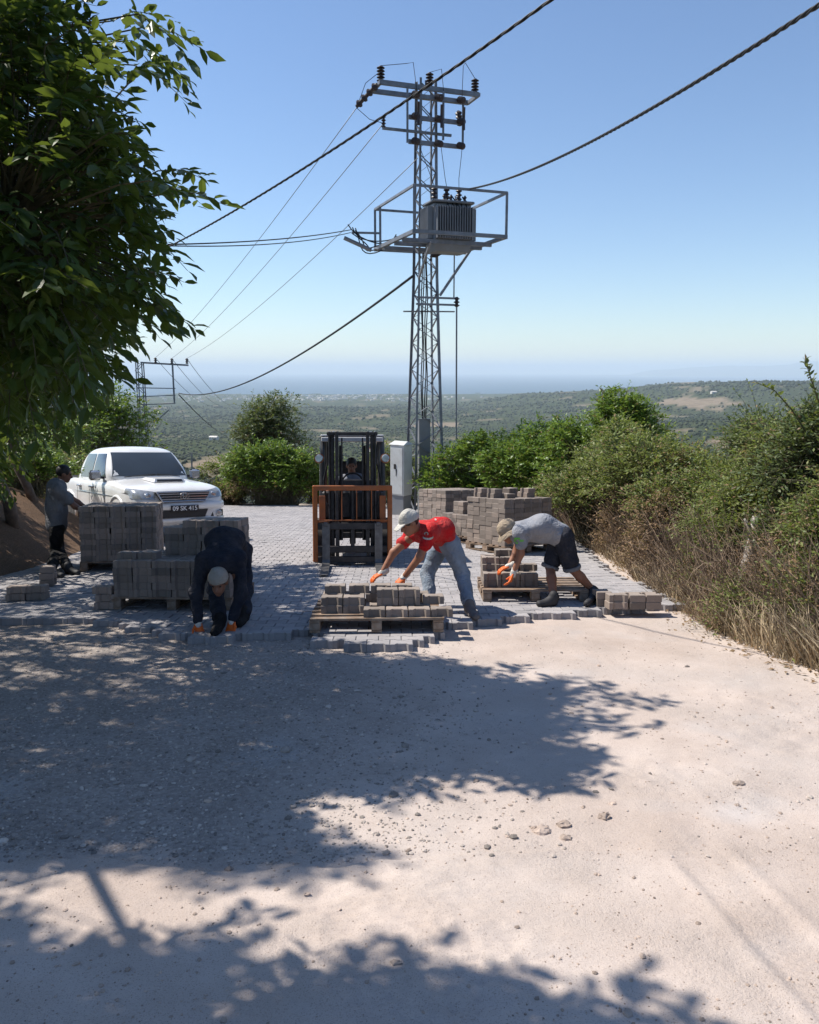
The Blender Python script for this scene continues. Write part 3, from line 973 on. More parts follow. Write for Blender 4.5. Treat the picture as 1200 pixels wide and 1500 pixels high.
def build_tower():
    root = empty('transformer_pole', TWR, 'tall galvanised lattice pole carrying a caged transformer behind the forklift', 'utility pole')
    org = TWR
    H = zt(118)
    def half(z):
        return np.interp(z, [0, 6.2, H], [0.40, 0.225, 0.175])
    for sa in (-1, 1):
        for sb in (-1, 1):
            mb = MB(org)
            zs = np.linspace(0, H, 8)
            for z0, z1 in zip(zs[:-1], zs[1:]):
                mb.angle(T(sa * half(z0), sb * half(z0), z0), T(sa * half(z1), sb * half(z1), z1), 0.06, 0.010, up=-TB * sb, sx=1 if sa * sb > 0 else -1)
            mb.build('leg', M_GALV, root)
    z, k = 0.12, 0
    lev = [z]
    while z < H - 0.3:
        z += max(0.30, half(z) * 1.25)
        lev.append(min(z, H))
    for i in range(len(lev) - 1):
        z0, z1 = lev[i], lev[i + 1]
        h0, h1 = half(z0), half(z1)
        for f in range(4):
            mb = MB(org)
            s = 1 if (i + f) % 2 == 0 else -1
            c0 = [(-1, -1), (1, -1), (1, 1), (-1, 1)][f]
            c1 = [(-1, -1), (1, -1), (1, 1), (-1, 1)][(f + 1) % 4]
            if s < 0:
                c0, c1 = c1, c0
            mb.bar(T(c0[0] * h0, c0[1] * h0, z0), T(c1[0] * h1, c1[1] * h1, z1), 0.042, 0.010)
            mb.build('brace', M_GALV, root)
    # cable duct and risers up the middle
    MB(org).box(T(-.12, -.25, 1.35), (0.32, 0.12, 2.7), math.radians(20)).build('cable_duct', M_TANK, root)
    for k in range(4):
        mb = MB(org)
        pts = [T(-.16 + .05 * k + .02 * math.sin(zz * 3 + k), -.18 + .03 * (k % 2), zz) for zz in np.linspace(2.5, zt(372), 14)]
        mb.tube(pts, 0.016, 5).build('riser_cable', M_CABLE, root)
    MB(org).tube([T(-.62, 0, zt(457)), T(-.2, 0, zt(457)+.01), T(.85, 0, zt(457) + .03)], 0.02, 5).build('climbing_guard', M_GALV, root)
    # lower bracket with insulator and pull rod on the right
    zb = zt(437)
    mb = MB(org)
    for dz in (0, -0.17):
        mb.bar(T(-.35, -.25, zb + dz), T(.78, -.25, zb + dz), 0.05, 0.05)
    mb.build('bracket', M_GALV, root)
    mb = MB(org); insulator(mb, T(.80, -.25, zb - .22), (0, 0, 1), .26, .085, 3); mb.build('insulator', M_PORC, root)
    MB(org).tube([T(.80, -.25, zb - .15), T(.83, -.25, zt(645))], 0.022, 6).build('pull_rod', M_GALV, root)
    MB(org).tube([T(.74, -.2, zb), T(.74, -.2, zt(300))], 0.018, 6).build('pull_rod', M_GALV, root)
    # --- cage platform
    a0, a1, b0, b1 = -1.0, 1.42, -1.85, 1.2
    ztop, zbot = at(607, 269, 19.4)[2] - TWR[2], at(607, 337, 19.4)[2] - TWR[2]
    cage = MB(org)
    for zz, w in ((ztop, 0.055), (zbot, 0.085)):
        for p, q in (((a0, b0), (a1, b0)), ((a1, b0), (a1, b1)), ((a1, b1), (a0, b1)), ((a0, b1), (a0, b0))):
            cb = MB(org)
            cb.bar(T(p[0], p[1], zz), T(q[0], q[1], zz), w, w)
            cb.build('cage_rail', M_GALV, root)
    for p in ((a0, b0), (a1, b0), (a1, b1), (a0, b1), (a0, .75), (a1, .3), ((a0 + a1) / 2 + .35, b1)):
        MB(org).bar(T(p[0], p[1], zbot - .05), T(p[0], p[1], ztop), 0.06, 0.06, up=(0, 1, 0)).build('cage_post', M_GALV, root)
    for b in (-.42, .42, -1.0):
        MB(org).bar(T(a0, b, zbot - .07), T(a1, b, zbot - .07), 0.09, 0.10).build('cage_beam', M_GALV, root)
    MB(org).bar(T(-.3, -.3, zbot - .9), T(-.3, b0 * .6, zbot - .1), 0.05, 0.05).build('cage_strut', M_GALV, root)
    MB(org).bar(T(.3, -.3, zbot - 1.3), T(a1 - .25, -.3, zbot - .1), 0.06, 0.06).build('cage_strut', M_GALV, root)
    # --- transformer
    tb, ta = -0.72, 0.34
    zt0 = zbot - 0.16
    tr = MB(org)
    R = math.radians(20)
    tr.bbox(T(ta, tb, zt0 + .55), (1.02, 0.62, 0.95), 0.03, R)
    tr.build('transformer_tank', M_TANK, root)
    MB(org).bbox(T(ta, tb, zt0 + 1.06), (1.14, 0.74, 0.06), 0.015, R).build('transformer_lid', M_TANK, root)
    MB(org).box(T(ta, tb, zt0 - .03), (0.9, 0.55, 0.2), R, 1.15).build('transformer_base', M_TANK, root)
    for k in range(15):
        fa = ta - .47 + .94 * k / 14
        MB(org).bbox(T(fa, tb - .39, zt0 + .55), (0.026, 0.17, 0.78), 0.008, R).build('cooling_fin', M_TANK, root)
    for k in range(8):
        fb = tb - .24 + .48 * k / 7
        for s in (-1, 1):
            MB(org).bbox(T(ta + s * .59, fb, zt0 + .55), (0.15, 0.026, 0.78), 0.008, R).build('cooling_fin', M_TANK, root)
    for k in range(3):
        mb = MB(org); insulator(mb, T(ta - .34 + .34 * k, tb + .12, zt0 + 1.08), (0, 0, 1), .40, .085, 4)
        mb.build('bushing', M_PORC, root)
    for k in range(4):
        mb = MB(org); insulator(mb, T(ta - .2 + .19 * k, tb - .2, zt0 + 1.08), (0, 0, 1), .17, .05, 2)
        mb.build('bushing', M_PORC, root)
    # loops of low voltage cable hanging from the tank to the pole
    for k in range(6):
        p0 = T(ta - .2 + .1 * k, tb - .2, zt0 + 1.22)
        p1 = T(ta + .02 * k, tb - .52, zt0 + .5 - .04 * k)
        p2 = T(.0 + .03 * k, -.35, zbot - .35)
        pts = []
        for t in np.linspace(0, 1, 14):
            pts.append((1 - t) ** 2 * p0 + 2 * t * (1 - t) * (p1 + TB * -.25 + TA * .25 * (k % 3)) + t * t * p2)
        MB(org).tube(pts, 0.018, 5).build('jumper_cable', M_CABLE, root)
    # --- top cross arms
    zx = zt(136)
    for b in (-.33, .33):
        MB(org).bar(T(-1.32, b, zx), T(1.32, b, zx), 0.07, 0.11).build('crossarm', M_GALV, root)
    for s in (-1, 1):
        MB(org).bar(T(s * 1.32, -.36, zx), T(s * 1.32, .36, zx), 0.07, 0.08).build('crossarm_tie', M_GALV, root)
    for a in (-1.27, 0.02, 1.27):
        mb = MB(org); insulator(mb, T(a, -.2, zx + .05), (0, 0, 1), .36, .105, 5); mb.build('insulator', M_PORC, root)
    MB(org).bar(T(0, 0, H), T(0, 0, zx + .1), .06, .06, up=(0, 1, 0)).build('pole_cap', M_GALV, root)
    # --- switch and fuse frames on the upper shaft
    zf = [zt(152), zt(178), zt(184), zt(213)]
    for i, z_ in enumerate((zt(151), zt(182), zt(217))):
        MB(org).bar(T(-.62, -.42, z_), T(.82, -.42, z_), 0.07, 0.10).build('fuse_beam', M_GALV, root)
        for a in (-.5, .12, .72):
            mb = MB(org); insulator(mb, T(a, -.47, z_ + .02), (-TB + np.array([0, 0, -.35])), .30, .085, 4)
            mb.build('insulator', M_PORC, root)
    for a, za, zb_ in ((-.66, zt(142), zt(219)), (.84, zt(146), zt(213)), (-.3, zt(140), zt(190)), (.3, zt(140), zt(210))):
        MB(org).bar(T(a, -.44, za), T(a, -.44, zb_), 0.055, 0.055, up=(0, 1, 0)).build('frame_post', M_GALV, root)
    for a in (-.5, .12, .72):
        MB(org).tube([T(a, -.78, zt(166)), T(a + .02, -.72, zt(180)), T(a + .01, -.75, zt(198))], 0.035, 6).build('fuse_tube', M_PORC, root)
    # side arm on the left with a pin insulator
    MB(org).bar(T(-1.25, -.25, zt(199)), T(.6, -.25, zt(199)), 0.06, 0.06).build('side_arm', M_GALV, root)
    mb = MB(org); insulator(mb, T(-1.22, -.25, zt(199)), (0, 0, 1), .30, .06, 4); mb.build('insulator', M_PORC, root)
    for (p0, p1) in ((T(-1.4, -.3, zx - .05), T(-1.75, .3, zx - .42)),):
        mb = MB(org); insulator(mb, p0, p1 - p0, float(np.linalg.norm(p1 - p0)), .1, 4); mb.build('insulator', M_PORC, root)
    mb = MB(org); insulator(mb, T(1.0, .1, zt(176)), T(-.2, .0, .3) - T(.0, .3, 0) , .4, .09, 4); mb.build('insulator', M_PORC, root)
    # thin jumpers between arm, fuses and transformer
    def jump(pts, r=0.008):
        MB(org).tube(pts, r, 5).build('jumper_wire', M_CABLE, root)
    jump([T(-1.27, -.2, zx + .42), T(-.6, -.2, zx + .55), T(-.42, -.2, zx + .6), T(-.4, -.45, zt(150))])
    jump([T(.02, -.2, zx + .42), T(.3, -.3, zx + .5), T(.32, -.45, zt(150))])
    jump([T(1.27, -.2, zx + .42), T(.95, -.3, zx + .72), T(.85, -.4, zx + .6), T(.8, -.45, zt(150))])
    jump([T(-1.27, -.2, zx + .3), T(-1.6, 0, zx + .05), T(-1.75, .3, zx - .45)])
    jump([T(-1.75, .3, zx - .45), T(-1.5, 0, zt(184)), T(-1.22, -.25, zt(192))])
    for k, a in enumerate((-.5, .12, .72)):
        q = T(ta - .34 + .34 * k, tb + .12, zt0 + 1.5)
        jump([T(a, -.7, zt(216)), T(a * .9 + .05, -.7, zt(232)), (T(a * .7 + .1, -.75, zt(255)) + q) / 2, q])
    # left outrigger with service cables and a fuse box
    pl = T(a0, b1, zbot)
    mb = MB(org)
    mb.bar(T(a0, .75, zbot + .35), T(a0 - .75, .9, zbot + .35), .05, .05)
    mb.build('outrigger', M_GALV, root)
    MB(org).tube([T(a0 - 1.0, .75, zbot + .18), T(a0 - .3, .6, zbot - .12)], 0.055, 6).build('cable_clamp', M_TANK, root)
    for k in range(5):
        pts = []
        q0, q1 = T(a0 - .75, .9, zbot + .35 + .05 * k), T(a0 + .15 + .1 * k, .85, zbot + .1 + .07 * k)
        for t in np.linspace(0, 1, 12):
            p = q0 * (1 - t) + q1 * t
            pts.append(p + np.array([0.12 * math.sin(6 * t + k), 0.1 * math.cos(5 * t + 2 * k), -(.25 + .12 * (k % 3)) * math.sin(math.pi * t)]))
        MB(org).tube(pts, 0.016, 5).build('service_cable', M_CABLE, root)
    return zx
ZX = build_tower()

# meter cabinet at its foot
def cabinet():
    p = at(588, 757, 21.0); p[2] = gz(p[1], PAVE)
    e = empty('meter_cabinet', p, 'white metal electricity cabinet at the foot of the lattice pole', 'cabinet')
    rz = math.radians(-38)
    e.rotation_euler = (0, 0, rz)
    MB().bbox((0, 0, .27), (.42, .34, .54), .01).build('plinth', M_TANK, e)
    MB().bbox((0, 0, 1.22), (.46, .38, 1.36), .015).build('body', M_CAB, e)
    MB().add([(-.26, -.22, 1.9), (.26, -.22, 1.9), (.26, .22, 1.9), (-.26, .22, 1.9), (-.22, 0, 1.99), (.22, 0, 1.99)],
             [(0, 1, 5, 4), (2, 3, 4, 5), (1, 2, 5), (3, 0, 4), (3, 2, 1, 0)]).build('roof', M_CAB, e)
    d = MB().bbox((0, -.197, 1.2), (.39, .014, 1.24), .004).build('door', M_CAB, e)
    MB().bbox((-.05, -.21, 1.32), (.075, .014, .13), .004).build('handle', M_BLACK, d)
    MB().add([(-.02, -.2105, 1.28), (.02, -.2105, 1.24), (.0, -.2105, 1.05), (-.02, -.2105, 1.08)], [(0, 1, 2, 3)]).build('paint_mark', M_BLACK, d)
cabinet()

# small two-legged line support further down the slope
def small_pylon():
    Y = 62.0
    b = at(205, 700, Y)
    z0 = float(terr(b[0], b[1]))
    e = empty('line_support', (b[0], b[1], z0), 'small distant lattice line support above the pickup truck', 'utility pole')
    org = np.array([b[0], b[1], z0])
    P = lambda u, v: at(u, v, Y)
    w = .28
    xl = P(205, 540)
    ztop = P(205, 531)[2]
    for sx in (-1, 1):
        for sy in (-1, 1):
            MB(org).bar((xl[0] + sx * w * 1.25, Y + sy * w, z0 - .5), (xl[0] + sx * w * .8, Y + sy * w * .8, ztop), .07, .07, up=(0, 1, 0)).build('leg', M_GALV, e)
    z, s = z0, 1
    while z < ztop - .6:
        for sy in (-1, 1):
            MB(org).bar((xl[0] - s * w, Y + sy * w, z), (xl[0] + s * w, Y + sy * w, z + .6), .045, .03, up=(0, 1, 0)).build('brace', M_GALV, e)
        z += .6; s = -s
    xr = P(253, 540)
    MB(org).bar((xr[0], Y, P(253, 590)[2]), (xr[0], Y, P(253, 533)[2]), .11, .11, up=(0, 1, 0)).build('post', M_GALV, e)
    MB(org).bar(P(206, 531), P(276, 535), .1, .13).build('crossarm', M_GALV, e)
    for v in (568, 581, 593):
        MB(org).bar(P(200, v), P(257, v - (2 if v > 570 else -1)), .07, .07).build('rail', M_GALV, e)
    MB(org).bar(P(208, 592), P(228, 617), .08, .08).build('stay', M_GALV, e)
    MB(org).bar(P(248, 600), P(229, 617), .08, .08).build('stay', M_GALV, e)
    tops = []
    for u in (228, 252, 274):
        q = P(u, 533 - (0 if u > 240 else 1))
        mb = MB(org); insulator(mb, q, (0, 0, 1), .42, .14, 3); mb.build('insulator', M_PORC, e)
        tops.append(q + np.array([0, 0, .42]))
    return tops
PYT = small_pylon()

def wire(name, p0, p1, sag, r, label, mat=None, n=28, twist=False, cat='cable', group=None):
    p0, p1 = np.asarray(p0, float), np.asarray(p1, float)
    o = None
    if twist:
        L = np.linalg.norm(p1 - p0)
        turns = L / 0.42
        mb = MB(p0)
        for k in range(3):
            mb.tube(helix(p0, p1, sag, r * 0.95, turns, k * 2.094, int(turns * 9)), r * 0.85, 5)
        o = mb.build(name, mat or M_CABLE, None, 180)
    else:
        mb = MB(p0)
        pts = [p0 + (p1 - p0) * t - np.array([0, 0, sag * 4 * t * (1 - t)]) for t in np.linspace(0, 1, n)]
        mb.tube(pts, r, 5)
        o = mb.build(name, mat or M_CABLE, None, 180)
    o.location = Vector([float(c) for c in p0])
    return tag(o, label, cat, group)
ZB = at(607, 337, 19.4)[2] - TWR[2]
wire('service_cable', at(246, 362, 12.5), at(905, -70, 5.4), 0.10, 0.0075, 'straight black cable rising from the tree past the pole top', twist=True)
wire('service_cable', T(.55, -1.3, ZB + 1.15), at(1330, -78, 6.2), 0.30, 0.0135, 'thick twisted black cable from the transformer to the upper right', twist=True)
wire('service_cable', T(-1.8, .8, ZB + .40), at(246, 358, 12.5), 0.07, 0.012, 'upper cable running left from transformer cage into the tree')
wire('service_cable', T(-1.8, .8, ZB + .33), at(246, 360, 12.5), 0.11, 0.010, 'lower cable running left from transformer cage into the tree')
wire('service_cable', T(-.35, 0, at(608, 405, 21.6)[2] - TWR[2]), at(262, 576, 60.0), 1.1, 0.035, 'sagging black cable from the lattice pole down to the small support', n=40)
for k, (a, zz, lab) in enumerate(((-1.75, ZX - .45, 'upper thin line wire from crossarm to the small support'), (-1.22, zt(192), 'middle thin line wire from side arm to the small support'), (-.3, zt(236), 'lower thin line wire from pole shaft to the small support'))):
    wire('line_wire', T(a, .3 if k == 0 else -.2, zz), PYT[k], 0.5, 0.011, lab, M_WIRE, 30, group='thin line wires')
for k, lab in enumerate(('left thin wire leaving the small support downhill', 'centre thin wire leaving the small support downhill', 'right thin wire leaving the small support downhill')):
    wire('line_wire', PYT[k], at(330 + 14 * k, 590, 160), 2.0, 0.022, lab, M_WIRE, 24, group='thin line wires')
wire('service_cable', at(262, 578, 60.0), at(335, 640, 130), 0.5, 0.04, 'black cable dropping downhill from the small support', n=16)
for u, v0, v1, Y, lab in ((236, 655, 690, 44, 'left thin fence post above the pickup roof'), (281, 664, 700, 40, 'right thin fence post behind the pickup bonnet')):
    p0, p1 = at(u, v1 + 40, Y), at(u, v0, Y)
    o = MB(p0).tube([p0, p1], .04, 6).build('fence_post', M_GALV, None)
    o.location = Vector([float(c) for c in p0]); tag(o, lab, 'post')
# ------------------------------------------------------------------ white double cab pickup
M_WHITE = surf('white_car_paint', (0.80, 0.80, 0.79), 0.28, var=0.03, ns=1.5, coat=0.5, dirt=(0.46, 0.39, 0.32), dirt_amt=0.3)
M_GLASS = surf('dark_car_glass', (0.05, 0.06, 0.068), 0.06, var=0.1, ns=2, spec=0.7, coat=0.4)
M_CHROME = surf('chrome', (0.48, 0.49, 0.51), 0.22, metal=0.75, var=0.03)
M_TYRE = surf('tyre_rubber', (0.022, 0.022, 0.022), 0.9, var=0.25, ns=12, dirt=(0.22, 0.19, 0.16), dirt_amt=0.4)
M_RIM = surf('wheel_rim', (0.50, 0.51, 0.52), 0.35, metal=0.8, var=0.08)
M_LAMP = surf('lamp_glass', (0.42, 0.43, 0.43), 0.1, var=0.25, ns=14, spec=0.8, coat=0.7, metal=0.35)
M_DARKP = surf('dark_plastic', (0.022, 0.022, 0.024), 0.55, var=0.15, ns=8)
M_PLATE = surf('plate_black', (0.015, 0.015, 0.02), 0.4, var=0.05)
M_PLTXT = surf('plate_white', (0.75, 0.75, 0.75), 0.5, var=0.02)
def loft(stations, close_ends=True):
    """stations: list of (y, [(x,z)...]) half sections (x>=0) from the bottom centre to the top centre; mirrored"""
    V, Fc = [], []
    m = len(stations[0][1])
    ring = 2 * m - 2
    for y, sec in stations:
        pts = list(sec) + [(-x, z) for x, z in sec[-2:0:-1]]
        V += [(x, y, z) for x, z in pts]
    for i in range(len(stations) - 1):
        for k in range(ring):
            j = (k + 1) % ring
            Fc.append((i * ring + k, (i + 1) * ring + k, (i + 1) * ring + j, i * ring + j))
    if close_ends:
        Fc.append(tuple(range(ring)))
        b = (len(stations) - 1) * ring
        Fc.append(tuple(range(b + ring - 1, b - 1, -1)))
    return V, Fc
def subsurf_mesh(me, lv):
    o = bpy.data.objects.new('tmp', me)
    COL.objects.link(o)
    md = o.modifiers.new('s', 'SUBSURF'); md.levels = lv; md.render_levels = lv
    dg = bpy.context.evaluated_depsgraph_get()
    dg.update()
    out = bpy.data.meshes.new_from_object(o.evaluated_get(dg))
    bpy.data.objects.remove(o)
    return out
def cut_mesh(me, cutters):
    o = bpy.data.objects.new('tmp', me); COL.objects.link(o)
    cs = []
    for c in cutters:
        q = bpy.data.objects.new('cut', c); COL.objects.link(q); cs.append(q)
        md = o.modifiers.new('b', 'BOOLEAN'); md.operation = 'DIFFERENCE'; md.object = q; md.solver = 'EXACT'
    dg = bpy.context.evaluated_depsgraph_get(); dg.update()
    out = bpy.data.meshes.new_from_object(o.evaluated_get(dg))
    for q in cs: bpy.data.objects.remove(q)
    bpy.data.objects.remove(o)
    return out
def panel(pts, t, name, mat, parent, flip=False, smooth_deg=None):
    """thin plate through given 3-D corner points, thickened along its normal"""
    P = [np.asarray(p, float) for p in pts]
    n = nrm(np.cross(P[1] - P[0], P[2] - P[0])) * (t * (-1 if flip else 1))
    k = len(P)
    mb = MB()
    mb.add(P + [p + n for p in P], [tuple(range(k))[::-1], tuple(range(k, 2 * k))] + [(i, (i + 1) % k, (i + 1) % k + k, i + k) for i in range(k)])
    return mb.build(name, mat, parent, smooth_deg)
def build_pickup():
    base = G(270, 796, PAVE)
    rz = math.radians(38)
    # local: x = picture right at rz=0, -y = vehicle front
    e = empty('pickup_truck', base, 'white double cab pickup truck with bonnet scoop parked by the bushes', 'pickup truck', None, rz)
    ax_f, ax_r, wr = 0.93, 4.01, 0.375
    # lower body with bonnet and bed (front bumper at y = 0)
    def sec(w, zb, zs, zt_, wt, zc):
        return [(0, zb), (w * .86, zb), (w * .97, zb + .10), (w, (zb + zs) / 2), (w * .985, zs - .06), (w * .95, zs), (wt, zt_), (0, zc)]
    st = [(0.02, sec(.62, .40, .62, .66, .45, .67)),
          (0.06, sec(.74, .34, .80, .86, .55, .88)),
          (0.16, sec(.84, .30, .93, .985, .60, 1.00)),
          (0.35, sec(.895, .30, 1.00, 1.05, .66, 1.07)),
          (0.70, sec(.915, .34, 1.04, 1.085, .68, 1.115)),
          (1.20, sec(.915, .36, 1.06, 1.12, .68, 1.155)),
          (1.55, sec(.91, .36, 1.075, 1.14, .68, 1.17)),
          (1.60, sec(.91, .36, 1.08, 1.145, .72, 1.17)),
          (2.6, sec(.912, .36, 1.09, 1.12, .80, 1.12)),
          (3.50, sec(.912, .36, 1.10, 1.12, .82, 1.12)),
          (3.56, sec(.912, .40, 1.12, 1.14, .84, 1.14)),
          (4.2, sec(.915, .42, 1.12, 1.14, .84, 1.14)),
          (5.10, sec(.905, .45, 1.12, 1.14, .84, 1.14)),
          (5.18, sec(.88, .50, 1.08, 1.10, .80, 1.10))]
    V, Fc = loft(st)
    me = MB().add(V, Fc).mesh('body')
    me = subsurf_mesh(me, 2)
    cutters = []
    for ay in (ax_f, ax_r):
        for s in (-1, 1):
            c = MB(); c.lathe((s * .56, ay, wr), (s, 0, 0), [(.46, 0), (.46, .6)], 28)
            cutters.append(c.mesh('cut'))
    bed = MB().box((0, 4.37, 1.05), (1.50, 1.44, .9)); cutters.append(bed.mesh('cut'))
    me = cut_mesh(me, cutters)
    me.materials.clear()
    body = link('body', me, M_WHITE, e, 40)
    MB().box((0, 4.37, .62), (1.49, 1.43, .03)).build('bed_floor', M_DARKP, e)
    MB().box((0, 2.5, .42), (1.1, 4.4, .2)).build('chassis', M_DARKP, e)
    # cab
    W0, W1 = .855, .66
    cab = [(1.50, .80, 1.10), (2.02, .67, 1.63), (2.22, .655, 1.735), (2.6, .655, 1.775), (3.1, .655, 1.765), (3.40, .66, 1.70), (3.53, .70, 1.55), (3.58, .80, 1.12)]
    st = []
    for y, wt, zt_ in cab:
        wb = .87
        zm = 1.10
        if zt_ < 1.2:
            st.append((y, [(0, .95), (.80, .95), (.86, 1.02), (.86, 1.06), (.85, 1.09), (.80, zt_), (.5, zt_ + .02), (0, zt_ + .03)]))
        else:
            st.append((y, [(0, .95), (.80, .95), (wb, 1.02), (wb - .01, zm), (wt + .075, zt_ - .16), (wt + .01, zt_ - .045), (wt - .12, zt_), (0, zt_ + .025)]))
    V, Fc = loft(st)
    me = subsurf_mesh(MB().add(V, Fc).mesh('cab'), 2)
    link('cab', me, M_WHITE, e, 50)
    # glass, shaped to the cab by casting its outline on to it
    bv = BVHTree.FromPolygons([v.co.copy() for v in me.vertices], [tuple(p.vertices) for p in me.polygons])
    def on(o_, d_):
        h = bv.ray_cast(Vector(o_), Vector(d_).normalized())
        return h
    def glass(name, grid, d, off=.008, mat=M_GLASS, parent=None):
        V, n = [], len(grid[0])
        for row in grid:
            for q in row:
                loc, nn, _, _ = on(q, d)
                if loc is None:
                    loc, nn = Vector(q) + Vector(d), -Vector(d)
                V.append(tuple(loc + nn * off))
        Fc = [(i * n + k, i * n + k + 1, (i + 1) * n + k + 1, (i + 1) * n + k) for i in range(len(grid) - 1) for k in range(n - 1)]
        return MB().add(V, Fc).build(name, mat, parent or e, 180)
    g = []
    for t in np.linspace(0, 1, 7):
        z = 1.195 + .46 * t
        hw = .735 - .125 * t
        g.append([(x, -2.0, z) for x in np.linspace(-hw, hw, 13)])
    glass('windscreen', g, (0, 1, 0))
    for s in (-1, 1):
        for (ya0, ya1, yb0, yb1, nm) in ((1.80, 2.56, 2.14, 2.56, 'side_window'), (2.64, 3.38, 2.64, 3.24, 'side_window')):
            g = []
            for t in np.linspace(0, 1, 6):
                z = 1.17 + .46 * t
                g.append([(s * 3, y, z) for y in np.linspace(ya0 + (yb0 - ya0) * t, ya1 + (yb1 - ya1) * t, 8)])
            glass(nm, g, (-s, 0, 0))
        bb = BVHTree.FromPolygons([v.co.copy() for v in body.data.vertices], [tuple(p.vertices) for p in body.data.polygons])
        # door shut lines and handles
        def strip(pts, w, name, mat, parent, off=.003):
            V = []
            for (y, z), (ny, nz) in pts:
                for k in (-1, 1):
                    q = Vector((s * 3, y + ny * w * k, z + nz * w * k))
                    h = bb.ray_cast(q, Vector((-s, 0, 0)))
                    if h[0] is None: return None
                    V.append(tuple(h[0] + h[1] * off))
            n = len(pts)
            return MB().add(V, [(2 * i, 2 * i + 1, 2 * i + 3, 2 * i + 2) for i in range(n - 1)]).build(name, mat, parent)
        for yy in (1.62, 2.60, 3.42):
            strip([((yy, z), (1, 0)) for z in np.linspace(.50, 1.09, 6)], .007, 'door_gap', M_DARKP, e)
        strip([((y, .47), (0, 1)) for y in np.linspace(1.62, 3.42, 8)], .006, 'door_gap', M_DARKP, e)
        for yy in (2.42, 3.24):
            MB().bbox((s * .925, yy, .985), (.05, .19, .045), .012).build('door_handle', M_CHROME, e)
        # mirrors
        mb = MB().bbox((s * 1.00, 1.86, 1.22), (.22, .11, .19), .035)
        mr = mb.build('mirror', M_CHROME, e, 40)
        MB().bar((s * .84, 1.88, 1.17), (s * .95, 1.87, 1.19), .05, .05).build('mirror_arm', M_DARKP, mr)
        # flared arches
        for ay in (ax_f, ax_r):
            pts = []
            for k in range(15):
                a = math.pi * (k / 14) * 1.06 - .03 * math.pi
                pts.append((s * (.895 if ay == ax_f else .905), ay + math.cos(a) * .475, wr + math.sin(a) * .475))
            MB().tube(pts, .035, 6).build('wheel_arch', M_WHITE, e, 180)
            wl_ = MB(); wl_.box((s * .5, ay, .62), (.5, .9, .1)); wl_.build('arch_liner', M_DARKP, e)
            ty = MB().lathe((s * .66, ay, wr), (s, 0, 0), [(.25, 0), (.345, .005), (wr, .03), (wr, .22), (.345, .245), (.25, .245)], 30).build('wheel', M_TYRE, e, 40)
            rm = MB().lathe((s * .66, ay, wr), (s, 0, 0), [(.1, .1), (.235, .215), (.25, .247), (.235, .238), (.1, .2), (.05, .22)], 24).build('rim', M_RIM, ty, 40)
        # headlight wrapped round the corner
        cx = s * .69
        g = []
        for t in np.linspace(0, 1, 5):
            row = []
            for q in np.linspace(0, 1, 9):
                x = s * (.50 + .405 * q)
                zl = .80 + .045 * q
                zh = .945 + .065 * q
                row.append((x, -1.5, zl + (zh - zl) * t))
            g.append(row)
        V = []
        for row in g:
            for q in row:
                h = bb.ray_cast(Vector(q), Vector((0, 1, 0)))
                if h[0] is None:
                    h = bb.find_nearest(Vector((q[0], .5, q[2])))
                V.append(tuple(h[0] + h[1] * .012))
        n = 9
        hl = MB().add(V, [(i * n + k, i * n + k + 1, (i + 1) * n + k + 1, (i + 1) * n + k) for i in range(4) for k in range(n - 1)]).build('headlight', M_LAMP, e, 180)
        MB().lathe((s * .62, .12, .88), (0, -1, 0), [(.055, 0), (.05, .045), (.02, .05)], 12).build('lamp_bulb', M_CHROME, hl, 60)
        h = bb.ray_cast(Vector((s * .70, -1, .52)), Vector((0, 1, 0)))
        yf = h[0].y if h[0] else .1
        panel([(s * .52, yf - .035, .45), (s * .80, yf + .02, .47), (s * .80, yf + .02, .59), (s * .60, yf - .02, .59)], .02, 'fog_surround', M_DARKP, e, s > 0)
        MB().lathe((s * .70, yf + .03, .525), (0, -1, 0), [(.058, 0), (.058, .065), (.045, .07)], 14).build('fog_lamp', M_LAMP, e, 40)
    # grille
    gz0, gz1 = .775, .945
    yg = -.012
    MB().add([(-.50, yg, gz1), (.50, yg, gz1), (.40, yg - .02, gz0), (-.40, yg - .02, gz0), (-.50, .16, gz1), (.50, .16, gz1), (.40, .16, gz0), (-.40, .16, gz0)],
             [(3, 2, 1, 0), (0, 1, 5, 4), (1, 2, 6, 5), (2, 3, 7, 6), (3, 0, 4, 7)]).build('grille', M_DARKP, e)
    gr = [o for o in e.children if o.name.startswith('grille')][0]
    fr = [(-.50, yg - .01, gz1), (.50, yg - .01, gz1), (.40, yg - .03, gz0), (-.40, yg - .03, gz0), (-.50, yg - .01, gz1)]
    MB().tube(fr, .017, 6).build('grille_frame', M_CHROME, gr)
    for k in range(3):
        t = (k + .8) / 3.6
        z = gz0 + (gz1 - gz0) * t
        hw = .40 + .10 * t
        MB().bar((-hw, yg - .02, z), (hw, yg - .02, z), .02, .016).build('grille_slat', M_CHROME if k == 1 else M_RIM, gr)
    def ring(rx, rz_, cz, r=.007, cx=0.0):
        return [(cx + rx * math.cos(a), yg - .045, cz + rz_ * math.sin(a)) for a in np.linspace(0, 2 * math.pi, 22)]
    em = MB()
    em.tube(ring(.085, .058, .87), .0085, 5); em.tube(ring(.030, .052, .872), .007, 5); em.tube(ring(.060, .024, .893), .007, 5)
    em.build('emblem', M_CHROME, gr)
